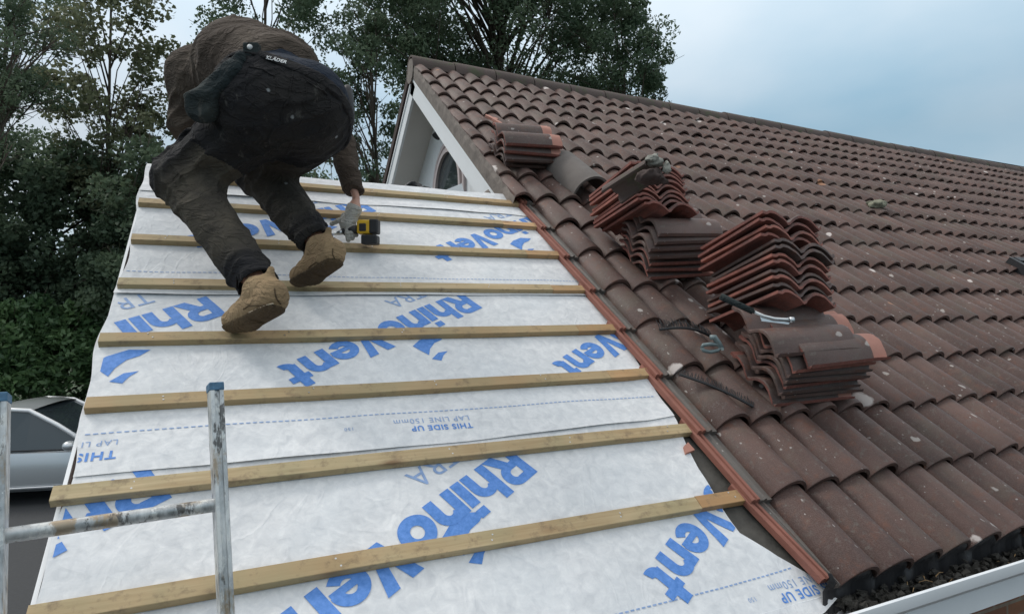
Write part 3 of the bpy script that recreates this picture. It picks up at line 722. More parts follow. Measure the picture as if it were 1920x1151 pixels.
# ------------------------------------------------------------------ battens
BL = [(-2.078, -.02), (-2.095, .0), (-2.074, .0), (-2.085, -.012), (-2.074, -.006), (-2.068, .012), (-2.078, .022), (-2.04, -.012)]
JU = [(-0.196,-0.012,0.028)[0], None, (-0.204,0.650,0.028)[0], (-0.203,0.984,0.028)[0], (-0.188,1.324,0.028)[0], (-0.199,1.671,0.028)[0], (-0.219,2.024,0.028)[0], None]
words = ['lowest batten, the long timber nearest the eave', 'second batten up from the eave, behind the ladder rung', 'third batten up from the eave, level with the ladder top', 'fourth batten up from the eave, with the left boot toe on it', 'fifth batten up from the eave, under the toe of the right boot', 'sixth batten up from the eave, with the drill standing on it', 'seventh batten up, second from the bare lower ridge', 'topmost batten along the bare lower ridge under the gable']
sw = ['eave', '', 'third', 'fourth', 'fifth', 'sixth', 'seventh']
def batten(name, u0, u1, v, mat, lab, grp, dy=0.):
    bm = bmesh.new(); n = max(2, int((u1 - u0) / .06)); prof = [(-.05, .0), (-.05, .0235), (-.0485, .025), (-.0015, .025), (0, .0235), (0, 0)]
    rows = []
    ph = rnd.random() * 6
    for i in range(n + 1):
        u = u0 + (u1 - u0) * i / n; wv = .0022 * sin(2.1 * u + ph) + .0008 * sin(7 * u + ph); wn = .0012 * sin(1.7 * u + ph)
        rows.append([bm.verts.new((u, v + wv + a, .0045 + wn + b_)) for a, b_ in prof])
    for i in range(n):
        for j in range(6):
            k = (j + 1) % 6; bm.faces.new((rows[i][j], rows[i][k], rows[i + 1][k], rows[i + 1][j]))
    bm.faces.new(rows[0]); bm.faces.new(rows[-1][::-1]); bmesh.ops.recalc_face_normals(bm, faces=bm.faces[:])
    me = bpy.data.meshes.new(name); bm.to_mesh(me); bm.free()
    o = link(name, me, mat); o.matrix_world = RM; tag(o, lab, 'batten', grp)
    nl = MB()
    k = u0 + .12 + rnd.random() * .1
    while k < u1 - .05:
        for q in range(2):
            c = Vector((k + rnd.uniform(-.01, .01), v - .014 - .02 * q + rnd.uniform(-.004, .004), .0292)); nl.tube([c, c + Vector((0, 0, .0012))], .0028, 8)
        k += .45
    if nl.V: link('nail_head', nl.mesh('nail_head'), M['steel'], o)
    return o
for k in range(8):
    u0, dv = BL[k]; v = k * G + (dv if k in (3, 5, 6, 7) else 0); ju = JU[k]; ue = .07
    batten('timber_batten', u0, ju if ju else ue, v, M['wood'], words[k], 'timber battens across the membrane')
    if ju: batten('timber_batten', ju + .0015, ue + .02, v + .0015, M['wood2'], 'short orange batten end butting the %s batten beside the red tile edge' % ('lowest' if k == 0 else sw[k]), 'old batten ends beside the tiles')

# ------------------------------------------------------------------ loose tiles
TL, TW = .41, .33
def loose_tile_mesh(seed):
    r = random.Random(seed); nx, ny = 24, 5; th = .016; V = []; F = []; MI = []
    ph = .055
    def pz(x): return .052 * (abs(cos(pi * (x - ph) / .175)) ** .86)
    xs = [TW * i / nx for i in range(nx + 1)]; ys = [0, .006, .15, .31, .335, TL]
    chip = {i: r.uniform(0, .006) for i in range(nx + 1)}
    for t in (1, 0):
        for j, y in enumerate(ys):
            for i, x in enumerate(xs):
                z = pz(x) - (0 if t else th) - (.004 if (t and j in (0, 5)) else 0)
                if x < .03: z = pz(.03) - .008 - (0 if t else th * .8)
                V.append((x, y + (chip[i] if j == 0 else 0) * .5 + (-chip[nx - i] if j == 5 else 0), z))
    n1 = nx + 1; off = n1 * len(ys)
    for j in range(len(ys) - 1):
        for i in range(nx):
            a = j * n1 + i; F.append((a, a + 1, a + n1 + 1, a + n1)); MI.append(2 if j == 4 else (1 if xs[i] < .026 else 0))
            F.append((off + a, off + a + n1, off + a + n1 + 1, off + a + 1)); MI.append(3)
    for i in range(nx):
        F.append((i, off + i, off + i + 1, i + 1)); MI.append(1); a = (len(ys) - 1) * n1 + i; F.append((a, a + 1, off + a + 1, off + a)); MI.append(1)
    for j in range(len(ys) - 1):
        a = j * n1; F.append((a, a + n1, off + a + n1, off + a)); MI.append(1); a += nx; F.append((a, off + a, off + a + n1, a + n1)); MI.append(1)
    me = npmesh('roof_tile', V, F, mi=MI); auto_smooth(me, 42)
    for k in ('tile_loose', 'red', 'head', 'red'): me.materials.append(M[k])
    return me
TM = [loose_tile_mesh(i) for i in range(4)]
TD = [m.copy() for m in TM]
for m in TD: m.materials.clear(); [m.materials.append(M[k]) for k in ('tile_loose', 'tile_loose', 'head', 'dark_under')]
def basis(Wv, Lv, Nv, pos): return Matrix(((Wv[0], Lv[0], Nv[0], pos[0]), (Wv[1], Lv[1], Nv[1], pos[1]), (Wv[2], Lv[2], Nv[2], pos[2]), (0, 0, 0, 1)))
ORD = ['lowest', 'second', 'third', 'fourth', 'fifth', 'sixth', 'seventh', 'eighth', 'ninth', 'tenth', 'eleventh', 'twelfth', 'thirteenth']
def stack(B, n, H, where, grp, jit=(.012, .015, .03), shift=None, tilt=None, dark=.0):
    for k in range(n):
        h = H * k / max(1, n - 1); dx, dy = rnd.uniform(-jit[0], jit[0]), rnd.uniform(-jit[1], jit[1])
        if shift and k in shift: dx += shift[k][0]; dy += shift[k][1]
        m = RM @ B @ Matrix.Translation((dx, dy, h)) @ Matrix.Rotation(rnd.uniform(-jit[2], jit[2]), 4, 'Z') @ Matrix.Rotation(rnd.uniform(-.022, .022), 4, 'X') @ Matrix.Rotation(rnd.uniform(-.02, .02), 4, 'Y') @ Matrix.Scale(1.06, 4)
        if tilt and k in tilt: m = m @ Matrix.Rotation(tilt[k], 4, 'X')
        o = bpy.data.objects.new('roof_tile', (TD if rnd.random() < dark else TM)[rnd.randrange(4)]); COL.objects.link(o); o.matrix_world = m
        nm = 'topmost' if k == n - 1 else ORD[k]
        tag(o, '%s brown roof tile %s' % (nm, where), 'roof tile', grp)
stack(basis((.996, -.076, -.046), (.009, .60, -.80), (.089, .797, .598), (.458, .584, .463)), 12, .386, 'in the tall leaning stack behind the pry bar', 'tiles in the tall leaning stack', (.014, .018, .025), {11: (.0, .0), 8: (-.02, .01), 7: (.03, -.02), 6: (.02, -.01)}, dark=.6)
stack(basis((1, .013, 0), (-.008, .647, -.763), (-.010, .762, .647), (.262, 1.44, .438)), 9, .235, 'in the stack topped by mortared ridge pieces', 'tiles in the stack with mortar on top', (.010, .012, .02), {0: (.03, -.02)})
stack(basis((-.094, -.99, .10), (.991, -.084, .105), (-.095, .109, .989), (.483, .658, .075)), 9, .225, 'in the low stack nearest the gutter, under the pry bar', 'tiles in the low stack nearest the gutter', (.010, .028, .03), {8: (-.03, -.05), 7: (.02, .05), 2: (.01, -.05)}, dark=.75)
stack(basis((-.043, -.992, .122), (.996, -.032, .087), (-.083, .125, .989), (.365, 1.638, .07)), 7, .235, 'in the small stack between the two leaning stacks', 'tiles in the small middle stack', (.010, .025, .03), {6: (-.02, .05)}, {6: .0}, dark=.75)
stack(basis((-.032, -.999, .039), (.998, -.030, .051), (-.050, .041, .998), (.016, 3.052, .09)), 4, .150, 'in the small pile beside the white bargeboard', 'tiles in the pile by the bargeboard', (.03, .03, .10), {3: (-.03, .02)}, dark=.6)
# two spare tiles tucked between the stacks
def loose(B, lab, rz=0.):
    o = bpy.data.objects.new('roof_tile', TM[1]); COL.objects.link(o); o.matrix_world = RM @ B @ Matrix.Rotation(rz, 4, 'Z'); tag(o, lab, 'roof tile')
loose(basis((-.05, -.99, .10), (.99, -.05, .05), (-.05, .10, .99), (.80, 1.00, .13)), 'single brown tile with a raw orange head lying behind the low stack', .05)
# ridge tile lying on the slope
def ridge_piece(name, ln, r0, r1, arc=180, rag=0.):
    V = []; F = []; n = 16; m = 5; rr = random.Random(3)
    for t in (0, 1):
        for j in range(m + 1):
            for i in range(n + 1):
                a = radians(90 - arc / 2 + arc * i / n); R_ = (r0 + (r1 - r0) * j / m) - t * .016
                V.append((R_ * cos(a), ln * j / m + (rr.uniform(-rag, rag) if j in (0, m) else 0), R_ * sin(a)))
    n1 = n + 1; off = n1 * (m + 1)
    for j in range(m):
        for i in range(n): a = j * n1 + i; F += [(a, a + 1, a + n1 + 1, a + n1), (off + a, off + a + n1, off + a + n1 + 1, off + a + 1)]
    for i in range(n): F += [(i, off + i, off + i + 1, i + 1), (m * n1 + i, m * n1 + i + 1, off + m * n1 + i + 1, off + m * n1 + i)]
    for j in range(m): F += [(j * n1, j * n1 + n1, off + j * n1 + n1, off + j * n1), (j * n1 + n, off + j * n1 + n, off + j * n1 + n1 + n, j * n1 + n1 + n)]
    me = npmesh(name, V, F); auto_smooth(me, 50); return me
q = (0.510,2.318,0.200)
o = link('ridge_tile', ridge_piece('ridge_tile', .46, .145, .135, 185), simple('grey_ridge_tile', (.135, .118, .108), .9, var=.3, scale=10, bmp=.5)); o.matrix_world = RM @ Matrix.Translation((q[0] + .01, q[1] - .01, .115)) @ Matrix.Rotation(radians(4), 4, 'Z'); tag(o, 'grey half round ridge tile lying on the slope beside the bargeboard pile', 'ridge tile')
# broken ridge pieces with mortar on the leaning stack
q = Vector((0.185,0.677,3.633)); Lx = (Vector((0.094,0.951,3.523)) - q).normalized(); Wx = Vector(RX); Nx = Wx.cross(Lx).normalized(); Wx = Lx.cross(Nx)
o = link('broken_ridge_tile', ridge_piece('broken_ridge_tile', .27, .070, .080, 170, .008), M['ridge']); o.matrix_world = Matrix(((Wx.x, Lx.x, Nx.x, q[0]), (Wx.y, Lx.y, Nx.y, q[1]), (Wx.z, Lx.z, Nx.z, q[2] - .075), (0, 0, 0, 1))); tag(o, 'broken ridge tile crusted with grey mortar on top of the leaning stack', 'ridge tile')
def lump(name, c, r, mat, lab, cat, seed=1., parent=None, flat=1., squash=(1, 1, 1), h=None):
    c = np.array(c); rs = np.array([r * squash[0], r * squash[1], r * squash[2]])
    f = lambda P: sd_ell(P, c, rs) + r * .26 * wob(P - c, 2.6 / r * .8, seed) + r * .16 * wob(P - c, 5.5 / r, seed + 2) + r * .07 * wob(P - c, 13 / r, seed + 3)
    o = sdf_obj(name, f, c - rs * 1.5, c + rs * 1.5, h or r / 7, mat, parent)
    if lab: tag(o, lab, cat)
    return o
lump('mortar_lump', (0.180,0.680,3.604), .045, M['mortar'], 'pale grey mortar lump stuck in the broken ridge tile', 'mortar', 2.2, squash=(1.1, .8, .6), h=.006)
lump('mortar_lump', (0.241,0.652,3.575), .026, M['mortar'], 'smaller hanging piece of pale mortar right of the broken ridge tile', 'mortar', 4.1, squash=(.6, .8, 1.3), h=.005)
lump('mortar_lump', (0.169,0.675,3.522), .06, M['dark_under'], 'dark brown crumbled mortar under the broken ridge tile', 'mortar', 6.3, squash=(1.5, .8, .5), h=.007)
# broken terracotta fragment on the upper slope
b = MB(); c = Vector((0.231,3.660,0.115)); b.V = []
frag = [(0, 0), (.035, .01), (.03, .06), (.07, .05), (.075, .085), (.02, .11), (-.03, .30), (-.075, .29), (-.03, .10), (-.035, .03)]
b.add([(x, -y, 0) for x, y in frag] + [(x, -y, .02) for x, y in frag], [tuple(range(10)), tuple(range(19, 9, -1))] + [(i, (i + 1) % 10, 10 + (i + 1) % 10, 10 + i) for i in range(10)])
b.obj('tile_fragment', M['head'], xf=RM @ Matrix.Translation((c.x, c.y + .12, .105)) @ Matrix.Rotation(.5, 4, 'Z') @ Matrix.Rotation(.15, 4, 'Y'), label='broken orange tile fragment near the verge of the upper slope', cat='tile fragment')
b = MB(); c = Vector((-0.069,0.216,0.012)); b.add([(0, 0, 0), (.05, .01, 0), (.045, .05, 0), (.015, .035, 0), (0, 0, .012), (.05, .01, .012), (.045, .05, .012), (.015, .035, .012)], [(0, 3, 2, 1), (4, 5, 6, 7), (0, 1, 5, 4), (1, 2, 6, 5), (2, 3, 7, 6), (3, 0, 4, 7)])
b.obj('tile_chip', M['head'], xf=RM @ Matrix.Translation((c.x - .02, c.y - .02, .004)), label='small orange tile chip on the bare dark strip by the tile edge', cat='tile chip')
q = rf(*(3.892,2.681,0.125)); lump('moss_clump', q, .078, M['moss'], 'pale green oval moss clump alone on the tiled slope', 'moss', 1.4, squash=(1.25, .9, .5), h=.009)

# ------------------------------------------------------------------ tools and bits on the tiles
b = MB(); p0, p1, p2, p3 = [Vector(x) for x in ((0.110,0.163,2.931), (0.196,0.081,2.870), (0.256,0.032,2.840), (0.305,-0.001,2.835))]
b.tube([p0 + (p0 - p1).normalized() * .004, p0, p0.lerp(p1, .5), p1], [.010, .0145, .0125, .0125], 12)
bar = b.obj('grip', M['pouch'], None, True)
root = empty('pry_bar', p1, label='short pry bar with a dark grip and shiny curved steel claw on the stacks', cat='pry bar')
def adopt(o, r):
    o.parent = r; o.matrix_parent_inverse = Matrix.Translation(-Vector(r.location))
adopt(bar, root)
b = MB(); b.tube([p1, p1.lerp(p2, .5) + Vector((0, 0, -.004)), p2, p2.lerp(p3, .6), p3], [.007, .007, .0075, .008, .010], 10); b.tube([p3 - RX * .004, p3 + RX * .012], [.014, .013], 10)
d = (p2 - p1).normalized(); b.add([tuple(p1.lerp(p2, .3) + Vector((0, 0, -.006))), tuple(p3 + Vector((0, 0, -.004))), tuple(p3 + Vector((-.01, 0, -.016))), tuple(p1.lerp(p2, .4) + Vector((0, 0, -.026)))], [(0, 1, 2, 3)])
adopt(b.obj('steel_claw', M['steel'], None, True), root)
# grey clamp by the low stack
pc = Vector((0.212,0.296,2.717)); root = empty('metal_clamp', pc, label='grey metal clamp hooked beside the low tile stack', cat='clamp')
b = MB(); X, Z, Y = RX, Vector((0, 0, 1)), -Vector(RZ)
def cp(x, z, y=0): return pc + X * x + Z * z + Y * y
b.tube([cp(-.066, .0), cp(-.06, .012), cp(-.03, .016), cp(.0, .014), cp(.016, .0), cp(.0, -.012), cp(-.03, -.018), cp(-.058, -.012), cp(-.066, .0)], .0085, 10); adopt(b.obj('jaw', simple('grey_enamel', (.15, .19, .195), .45, .3, var=.3, scale=40), None, True), root)
b = MB(); b.tube([cp(-.03, .045), cp(-.012, .045), cp(.006, .02), cp(.022, -.004)], [.011, .013, .012, .009], 10); adopt(b.obj('lever', bpy.data.materials['grey_enamel'], None, True), root)
b = MB(); b.tube([cp(.018, -.004, -.012), cp(.018, -.004, .012)], .007, 10); adopt(b.obj('bolt', M['steel'], None), root)
# comb fillers
def comb(a, b_, lab, n, tooth, bend=0.):
    a, b_ = Vector(a), Vector(b_); m = MB(); d = b_ - a; nr = Vector((0, 0, 1))
    s = d.cross(nr).normalized()
    def at(t): return a + d * t + Vector((0, 0, bend * sin(pi * t)))
    m.tube([at(t / 12) for t in range(13)], .006, 6)
    for i in range(n):
        t = (i + .5) / n; p = at(t); q = p - s * (tooth * rnd.uniform(.7, 1.1)) + Vector((rnd.uniform(-.006, .006), 0, rnd.uniform(.0, .012)))
        m.tube([p, p.lerp(q, .5) + Vector((0, 0, .004)), q], [.0024, .002, .0014], 4)
    return m.obj('eaves_comb', M['black'], None, xf=RM, label=lab, cat='eaves comb', group='black eaves combs on the tiles')
comb((0.068,0.537,0.105), (0.306,0.318,0.105), 'black plastic eaves comb lying below the low tile stack', 46, .04, .012)
comb((0.155,0.843,0.110), (0.427,0.777,0.110), 'curled black eaves comb in front of the tall leaning stack', 40, .06, .03)
lump('rubble_lump', (0.000,2.265,3.722), .055, M['verge'], 'brown mortar lump on the lower ridge at the bargeboard foot', 'rubble', 3.3, squash=(1.2, 1, .7))
lump('black_rag', (-0.552,2.351,3.740), .07, M['black'], 'crumpled black rag on the lower ridge beside the soffit', 'rag', 5.3, squash=(1.1, .8, .6))
lump('black_rag', (-0.472,2.314,3.728), .05, M['black'], 'small black rag end right of the crumpled rag below the window', 'rag', 7.7, squash=(1.0, .8, .6))
b = MB(); q = Vector((-0.289,2.341,3.767)); b.box((-.10, -.01, -.05), (.10, .01, -.03), mat=Matrix.Translation(q)); b.add([tuple(q + Vector(v)) for v in ((-.12, -.02, -.06), (.10, -.02, -.05), (.08, -.01, .035), (-.12, .03, -.06), (.10, .03, -.05), (.08, .02, .035))], [(0, 1, 2), (3, 5, 4), (0, 3, 4, 1), (1, 4, 5, 2), (2, 5, 3, 0)])
b.obj('flashing_offcut', M['white'], label='pale folded flashing offcut under the arched window', cat='offcut')

# ------------------------------------------------------------------ ladder
TR, TLf = Vector((-1.700,-0.241,2.714)), Vector((-2.052,-0.294,2.719))
across = (TR - TLf).normalized(); downv = (Vector((-1.677,-0.342,2.265)) - TR).normalized()
fr = across.cross(downv).normalized()
LEN = (TR.z + .0) / -downv.z
lad = empty('ladder', TR + downv * LEN, label='worn paint splashed aluminium ladder with blue end caps leaning at the eave', cat='ladder')
def lm(x, y): return Matrix(((across.x, fr.x, -downv.x, 0), (across.y, fr.y, -downv.y, 0), (across.z, fr.z, -downv.z, 0), (0, 0, 0, 1)))
def stile(T):
    b = MB(); mt = Matrix.Translation(T) @ lm(0, 0)
    prof = [(-.0115, -.028), (-.005, -.028), (-.004, -.0235), (.004, -.0235), (.005, -.028), (.0115, -.028), (.013, -.0265), (.013, .0265), (.0115, .028), (-.0115, .028), (-.013, .0265), (-.013, -.0265)]
    n = len(prof); V = []; F = []; K = 24
    for k in range(K + 1):
        z = -LEN * k / K
        for x, y in prof: V.append(tuple(mt @ Vector((x, y, z))))
    for k in range(K):
        for i in range(n): F.append((k * n + i, k * n + (i + 1) % n, (k + 1) * n + (i + 1) % n, (k + 1) * n + i))
    F += [tuple(range(n)), tuple(K * n + i for i in range(n))]; b.add(V, F); o = b.obj('stile', M['alu'], None); adopt(o, lad)
    b = MB(); b.box((-.0142, -.0295, -.014), (.0142, .0295, .003), mat=mt, bev=.002); c = b.obj('end_cap', M['bluecap'], None); c.parent = o; c.matrix_parent_inverse = Matrix.Translation(-Vector(lad.location)) if False else Matrix()
stile(TR); stile(TLf)
r0 = (TR - TLf).length; k = .245
while k < LEN - .1:
    b = MB(); a, c = TLf + downv * k, TR + downv * k; m = Matrix.Translation(a) @ lm(0, 0)
    n = 14; V = []; F = []
    for s in range(13):
        for i in range(n):
            q = 2 * pi * i / n; V.append(tuple(m @ Vector((r0 * s / 12, .0165 * cos(q), .0165 * sin(q) if sin(q) < .6 else .0105))))
    for s in range(12):
        for i in range(n): F.append((s * n + i, s * n + (i + 1) % n, (s + 1) * n + (i + 1) % n, (s + 1) * n + i))
    b.add(V, F); adopt(b.obj('rung', M['alu'], None, True), lad); k += .25

# ------------------------------------------------------------------ car
cx = Vector((.975, -.224, 0)).normalized(); cy = Vector((-cx.y, cx.x, 0)); co = Vector((-3.881,9.625,1.015)); co.z = 0
CM = Matrix(((cx.x, cy.x, 0, co.x), (cx.y, cy.y, 0, co.y), (0, 0, 1, 0), (0, 0, 0, 1)))   # local: x forward, y away from viewer, near flank y=0
car = empty('car', co + cy * .9, label='silver saloon car parked on the driveway beyond the stripped roof edge', cat='car')
def cobj(b, name, mat, par=None, smooth=False):
    me = b.mesh(name); me.transform(CM); o = link(name, me, mat, None, smooth); o.parent = par or car
    o.matrix_parent_inverse = Matrix.Translation(-Vector(car.location)) if par is None else Matrix()
    return o
WD = 1.80
def loft(secs, closed_ends=True):
    b = MB(); n = len(secs[0]); V = [p for s in secs for p in s]; F = []
    for i in range(len(secs) - 1):
        for j in range(n): F.append((i * n + j, i * n + (j + 1) % n, (i + 1) * n + (j + 1) % n, (i + 1) * n + j))
    F += [tuple(range(n)), tuple((len(secs) - 1) * n + j for j in range(n))]; b.add(V, F); return b
def bsec(x, zt, inset=0., zb=.22):
    z = [zb, zb + .05, .40, .56, zt - .14, zt - .035, zt]; y = [.10, .035, .008, .0, .012, .045, .11]
    a = [(x, yy + inset, zz) for yy, zz in zip(y, z)]; c = [(x, WD - yy - inset, zz) for yy, zz in zip(y, z)][::-1]; return a + c
def bz(x, zt, *a): return bsec(x, zt * .885, *a)
body = [bz(-3.30, .80, .18, .35), bz(-3.22, .93, .10, .28), bz(-2.9, 1.0, .04), bz(-2.3, 1.0, .01), bz(-1.5, .97), bz(-.6, .955), bz(.1, .945), bz(.5, .92), bz(1.0, .86, .02), bz(1.35, .76, .08, .25), bz(1.48, .62, .18, .3)]
o = cobj(loft(body), 'body', M['paint'], None, True); auto_smooth(o.data, 35)
# glasshouse: dark glass volume, then the roof skin and pillars over it
def gz_(z): return z if z < .9 else .835 + (z - .945) * 1.52
def gsec(x, zb, zt, ib, it): return [(x, ib, gz_(zb)), (x, it, gz_(zt)), (x, it + .12, gz_(zt + .012)), (x, WD - it - .12, gz_(zt + .012)), (x, WD - it, gz_(zt)), (x, WD - ib, gz_(zb))]
cab = [gsec(-2.55, .98, 1.0, .16, .20), gsec(-1.75, .96, 1.30, .07, .24), gsec(-1.2, .94, 1.365, .06, .23), gsec(-.78, .94, 1.335, .06, .24), gsec(.12, .94, .965, .10, .17)]
cobj(loft(cab), 'window_glass', M['glass'], None)
b = MB()
rs = [(-1.95, 1.245, .23), (-1.6, 1.345, .225), (-1.2, 1.385, .22), (-.95, 1.375, .22), (-.76, 1.35, .23)]
V = []; F = []
for x, z, it in rs:
    for k in range(9):
        t = k / 8; V.append((x + .05 * (1 - (2 * t - 1) ** 2), it + (WD - 2 * it) * t, gz_(z) + .045 * (1 - (2 * t - 1) ** 2)))
for i in range(4):
    for k in range(8): F.append((i * 9 + k, i * 9 + k + 1, (i + 1) * 9 + k + 1, (i + 1) * 9 + k))
b.add(V, F); cobj(b, 'roof', M['paint'], None, True)
b = MB()
for y0, s in ((0, 1), (WD, -1)):
    pts = [(-2.6, .10, 1.0), (-2.1, .17, 1.19), (-1.75, .215, 1.315), (-1.2, .215, 1.37), (-.8, .225, 1.345), (-.4, .185, 1.195), (.14, .11, .955)]
    b.tube([(x, y0 + s * y, gz_(z)) for x, y, z in pts], [.04, .042, .036, .034, .036, .036, .032], 8)
cobj(b, 'roof_rail', simple('bright_silver_paint', (.82, .83, .84), .3, .3, var=.03), None, True)
b = MB(); b.tube([(-2.5, .062, .89), (-1.5, .045, .865), (.05, .055, .845)], .009, 6); b.tube([(-1.15, .06, .86), (-1.15, .20, 1.44)], .022, 6); cobj(b, 'window_trim', M['black'], None)
f = lambda P: smin(sd_ell(P, (-.10, -.10, .93), (.095, .10, .075)), sd_cone(P, (-.06, -.03, .885), (-.02, .07, .86), .03, .03), .03)
V, F = surfnet(f, (-.25, -.25, .8), (.1, .15, 1.05), .012); me = npmesh('wing_mirror', V, F); me.transform(CM); o = link('wing_mirror', me, M['paint'], None, True); adopt(o, car)
b = MB(); b.tube([(-1.9, .002, .30), (.9, .002, .30)], .012, 6); cobj(b, 'sill_trim', bpy.data.materials['bright_silver_paint'], None)
b = MB(); b.tube([(.02, .02, .80), (.05, .0, .56), (.02, .012, .32)], .003, 5); b.tube([(-1.28, .03, .81), (-1.36, .0, .56), (-1.28, .012, .32)], .003, 5); cobj(b, 'door_gap', M['black'], None)
b = MB(); b.box((-1.18, -.010, .70), (-1.0, .02, .725), bev=.006); cobj(b, 'door_handle', M['paint'], None)
for x in (-2.45, .82):
    for y in (.02, WD - .22):
        b = MB(); b.tube([(x, y, .32), (x, y + .2, .32)], .32, 28); wh = cobj(b, 'wheel', M['rubber'], None)
        b = MB(); b.tube([(x, y - .006, .32), (x, y + .02, .32)], .22, 24); r_ = cobj(b, 'rim', M['steel'], wh)

# ------------------------------------------------------------------ trees
def leaves(C_, sig, n, size, asp, mat, name, parent, tvar=.35, squash=(1, 1, .8), droop=0., seed=0):
    r = np.random.default_rng(100 + seed); C_ = np.asarray(C_); K = len(C_)
    ci = r.integers(0, K, n); s = np.asarray(sig)[ci] if np.ndim(sig) else np.full(n, sig)
    d = r.normal(size=(n, 3)); d /= np.linalg.norm(d, axis=1)[:, None]
    p = C_[ci] + d * (s * r.uniform(.25, 1., n) ** .55)[:, None] * np.array(squash)
    nrm = r.normal(size=(n, 3)) + np.array((0, 0, .5)); nrm /= np.linalg.norm(nrm, axis=1)[:, None]
    t = r.normal(size=(n, 3)); t[:, 2] -= droop; t -= nrm * (t * nrm).sum(1)[:, None]; t /= np.linalg.norm(t, axis=1)[:, None]
    bt = np.cross(nrm, t); L_ = (size * r.uniform(.6, 1.3, n))[:, None]; W_ = L_ * asp
    V = np.stack([p - t * L_ * .5, p + bt * W_ * .5 + nrm * L_ * .06, p + t * L_ * .5, p - bt * W_ * .5 + nrm * L_ * .06], 1).reshape(-1, 3)
    F = np.arange(4 * n).reshape(n, 4)
    ct = r.uniform(0, 1, K)[ci]; tint = np.clip(ct * .65 + r.uniform(0, 1, n) * tvar, 0, 1)
    return link(name, npmesh(name, V, F, tint), mat, parent)
def tree(name, base, c, rad, K, sig, n, size, asp, mat, lab, seed, trunk=.14, limbs=14, shell=.35, grp='trees behind the house', cat='tree', low=None):
    r = np.random.default_rng(seed); c = np.array(c); rad = np.array(rad)
    d = r.normal(size=(K, 3)); d /= np.linalg.norm(d, axis=1)[:, None]
    C_ = c + d * rad * (r.uniform(shell, 1, K) ** .6)[:, None]
    C_[:, 2] = np.maximum(C_[:, 2], .4)
    root = empty(name, base, label=lab, cat=cat, group=grp)
    b = MB(); B0 = Vector(base); top = Vector(c) + Vector((0, 0, rad[2] * .75))
    mid = B0.lerp(top, .5) + Vector((r.uniform(-.3, .3), r.uniform(-.3, .3), 0))
    b.tube([B0, B0.lerp(mid, .5), mid, mid.lerp(top, .5), top], [trunk, trunk * .85, trunk * .6, trunk * .35, .02], 9)
    for i in range(limbs):
        e = Vector(C_[r.integers(0, K)]); s_ = B0.lerp(top, float(np.clip((e.z - B0.z) / max(.1, top.z - B0.z) - .22, .15, .85)))
        if s_.z < mid.z: s_ = B0.lerp(mid, min(1, (s_.z - B0.z) / max(.1, mid.z - B0.z)))
        else: s_ = mid.lerp(top, min(1, (s_.z - mid.z) / max(.1, top.z - mid.z)))
        m_ = s_.lerp(e, .5) + Vector((r.uniform(-.2, .2), r.uniform(-.2, .2), r.uniform(.0, .35)))
        b.tube([s_, m_, e], [trunk * .30, trunk * .16, .008], 6)
        for q in range(3):
            e2 = e + Vector(r.normal(size=3)) * sig * .9; b.tube([m_.lerp(e, .6), e2], [trunk * .1, .006], 4)
    o = b.obj('trunk', M['bark'], None, True); adopt(o, root)
    o = leaves(C_, sig * r.uniform(.6, 1.3, K), n, size, asp, mat, 'crown', None, seed=seed); adopt(o, root)
    return root
def g0(p): return (p[0], p[1], 0)
c = (-4.406,15.391,8.608); tree('aspen_tree', g0(c), (c[0], c[1], c[2] - .6), (1.45, 1.3, 5.2), 135, .40, 15000, .105, .85, M['leaf_olive'], 'tall slender olive green tree left of the worker, sky showing through', 3, .08, 44)
c = (-7.994,21.359,12.016); tree('aspen_tree', g0(c), c, (1.9, 1.3, 4.2), 60, .55, 6500, .13, .7, M['leaf_dark'], 'darker tree behind the slender olive tree at the far left', 4, .12, 26)
c = (-6.012,12.828,8.452); tree('pine_tree', g0(c), c, (1.15, 1.3, 2.4), 55, .36, 12000, .12, .26, M['leaf_dark'], 'dark feathery conifer cut off by the left picture edge', 5, .09, 40)
c = (-0.934,15.984,10.100); tree('birch_tree', g0(c), (c[0], c[1], c[2] + .5), (1.8, 1.6, 4.0), 130, .44, 18000, .11, .62, M['leaf_mid'], 'loose green tree rising directly behind the bent worker', 6, .09, 34)
c = (5.751,15.660,11.818); tree('willow_tree', g0(c), (c[0], c[1], c[2] + .9), (4.5, 3.0, 4.3), 300, .66, 72000, .15, .42, M['leaf_mid'], 'broad dark green tree with long leaves behind the gable and main ridge', 7, .20, 90)
c = (8.882,13.381,10.448); tree('willow_tree', g0(c), c, (1.9, 1.6, 1.9), 42, .5, 13000, .14, .42, M['leaf_mid'], 'lower spreading tree at the right end of the trees above the ridge', 8, .12, 26)
c = (1.452,14.157,8.517); tree('willow_tree', g0(c), (c[0], c[1], c[2] - .3), (1.15, 1.2, 3.0), 60, .38, 8000, .13, .44, M['leaf_mid'], 'thin leafy tree in the gap between worker and gable', 9, .09, 30)
c = (-5.438,15.367,5.386); tree('dense_shrub', g0(c), (c[0], c[1], c[2] - .9), (2.7, 1.3, 2.5), 190, .5, 50000, .12, .65, M['leaf_dark'], 'dense dark shrub mass between the tall trees and the laurel', 10, .10, 26, .2, 'shrubs at the left', 'shrub')
c = (-3.362,13.552,4.936); tree('dense_shrub', g0(c), (c[0], c[1], c[2] - .7), (1.1, 1.1, 2.4), 90, .45, 24000, .11, .65, M['leaf_dark'], 'narrow dark shrub just beyond the left ends of the battens', 12, .08, 20, .2, 'shrubs at the left', 'shrub')
c = (-5.313,13.823,2.406); tree('laurel_bush', g0(c), (c[0], c[1], 1.55), (2.4, 1.0, 1.75), 190, .36, 42000, .15, .45, M['leaf_laurel'], 'glossy bright green laurel bush behind the silver car', 11, .06, 30, .5, 'shrubs at the left', 'shrub')
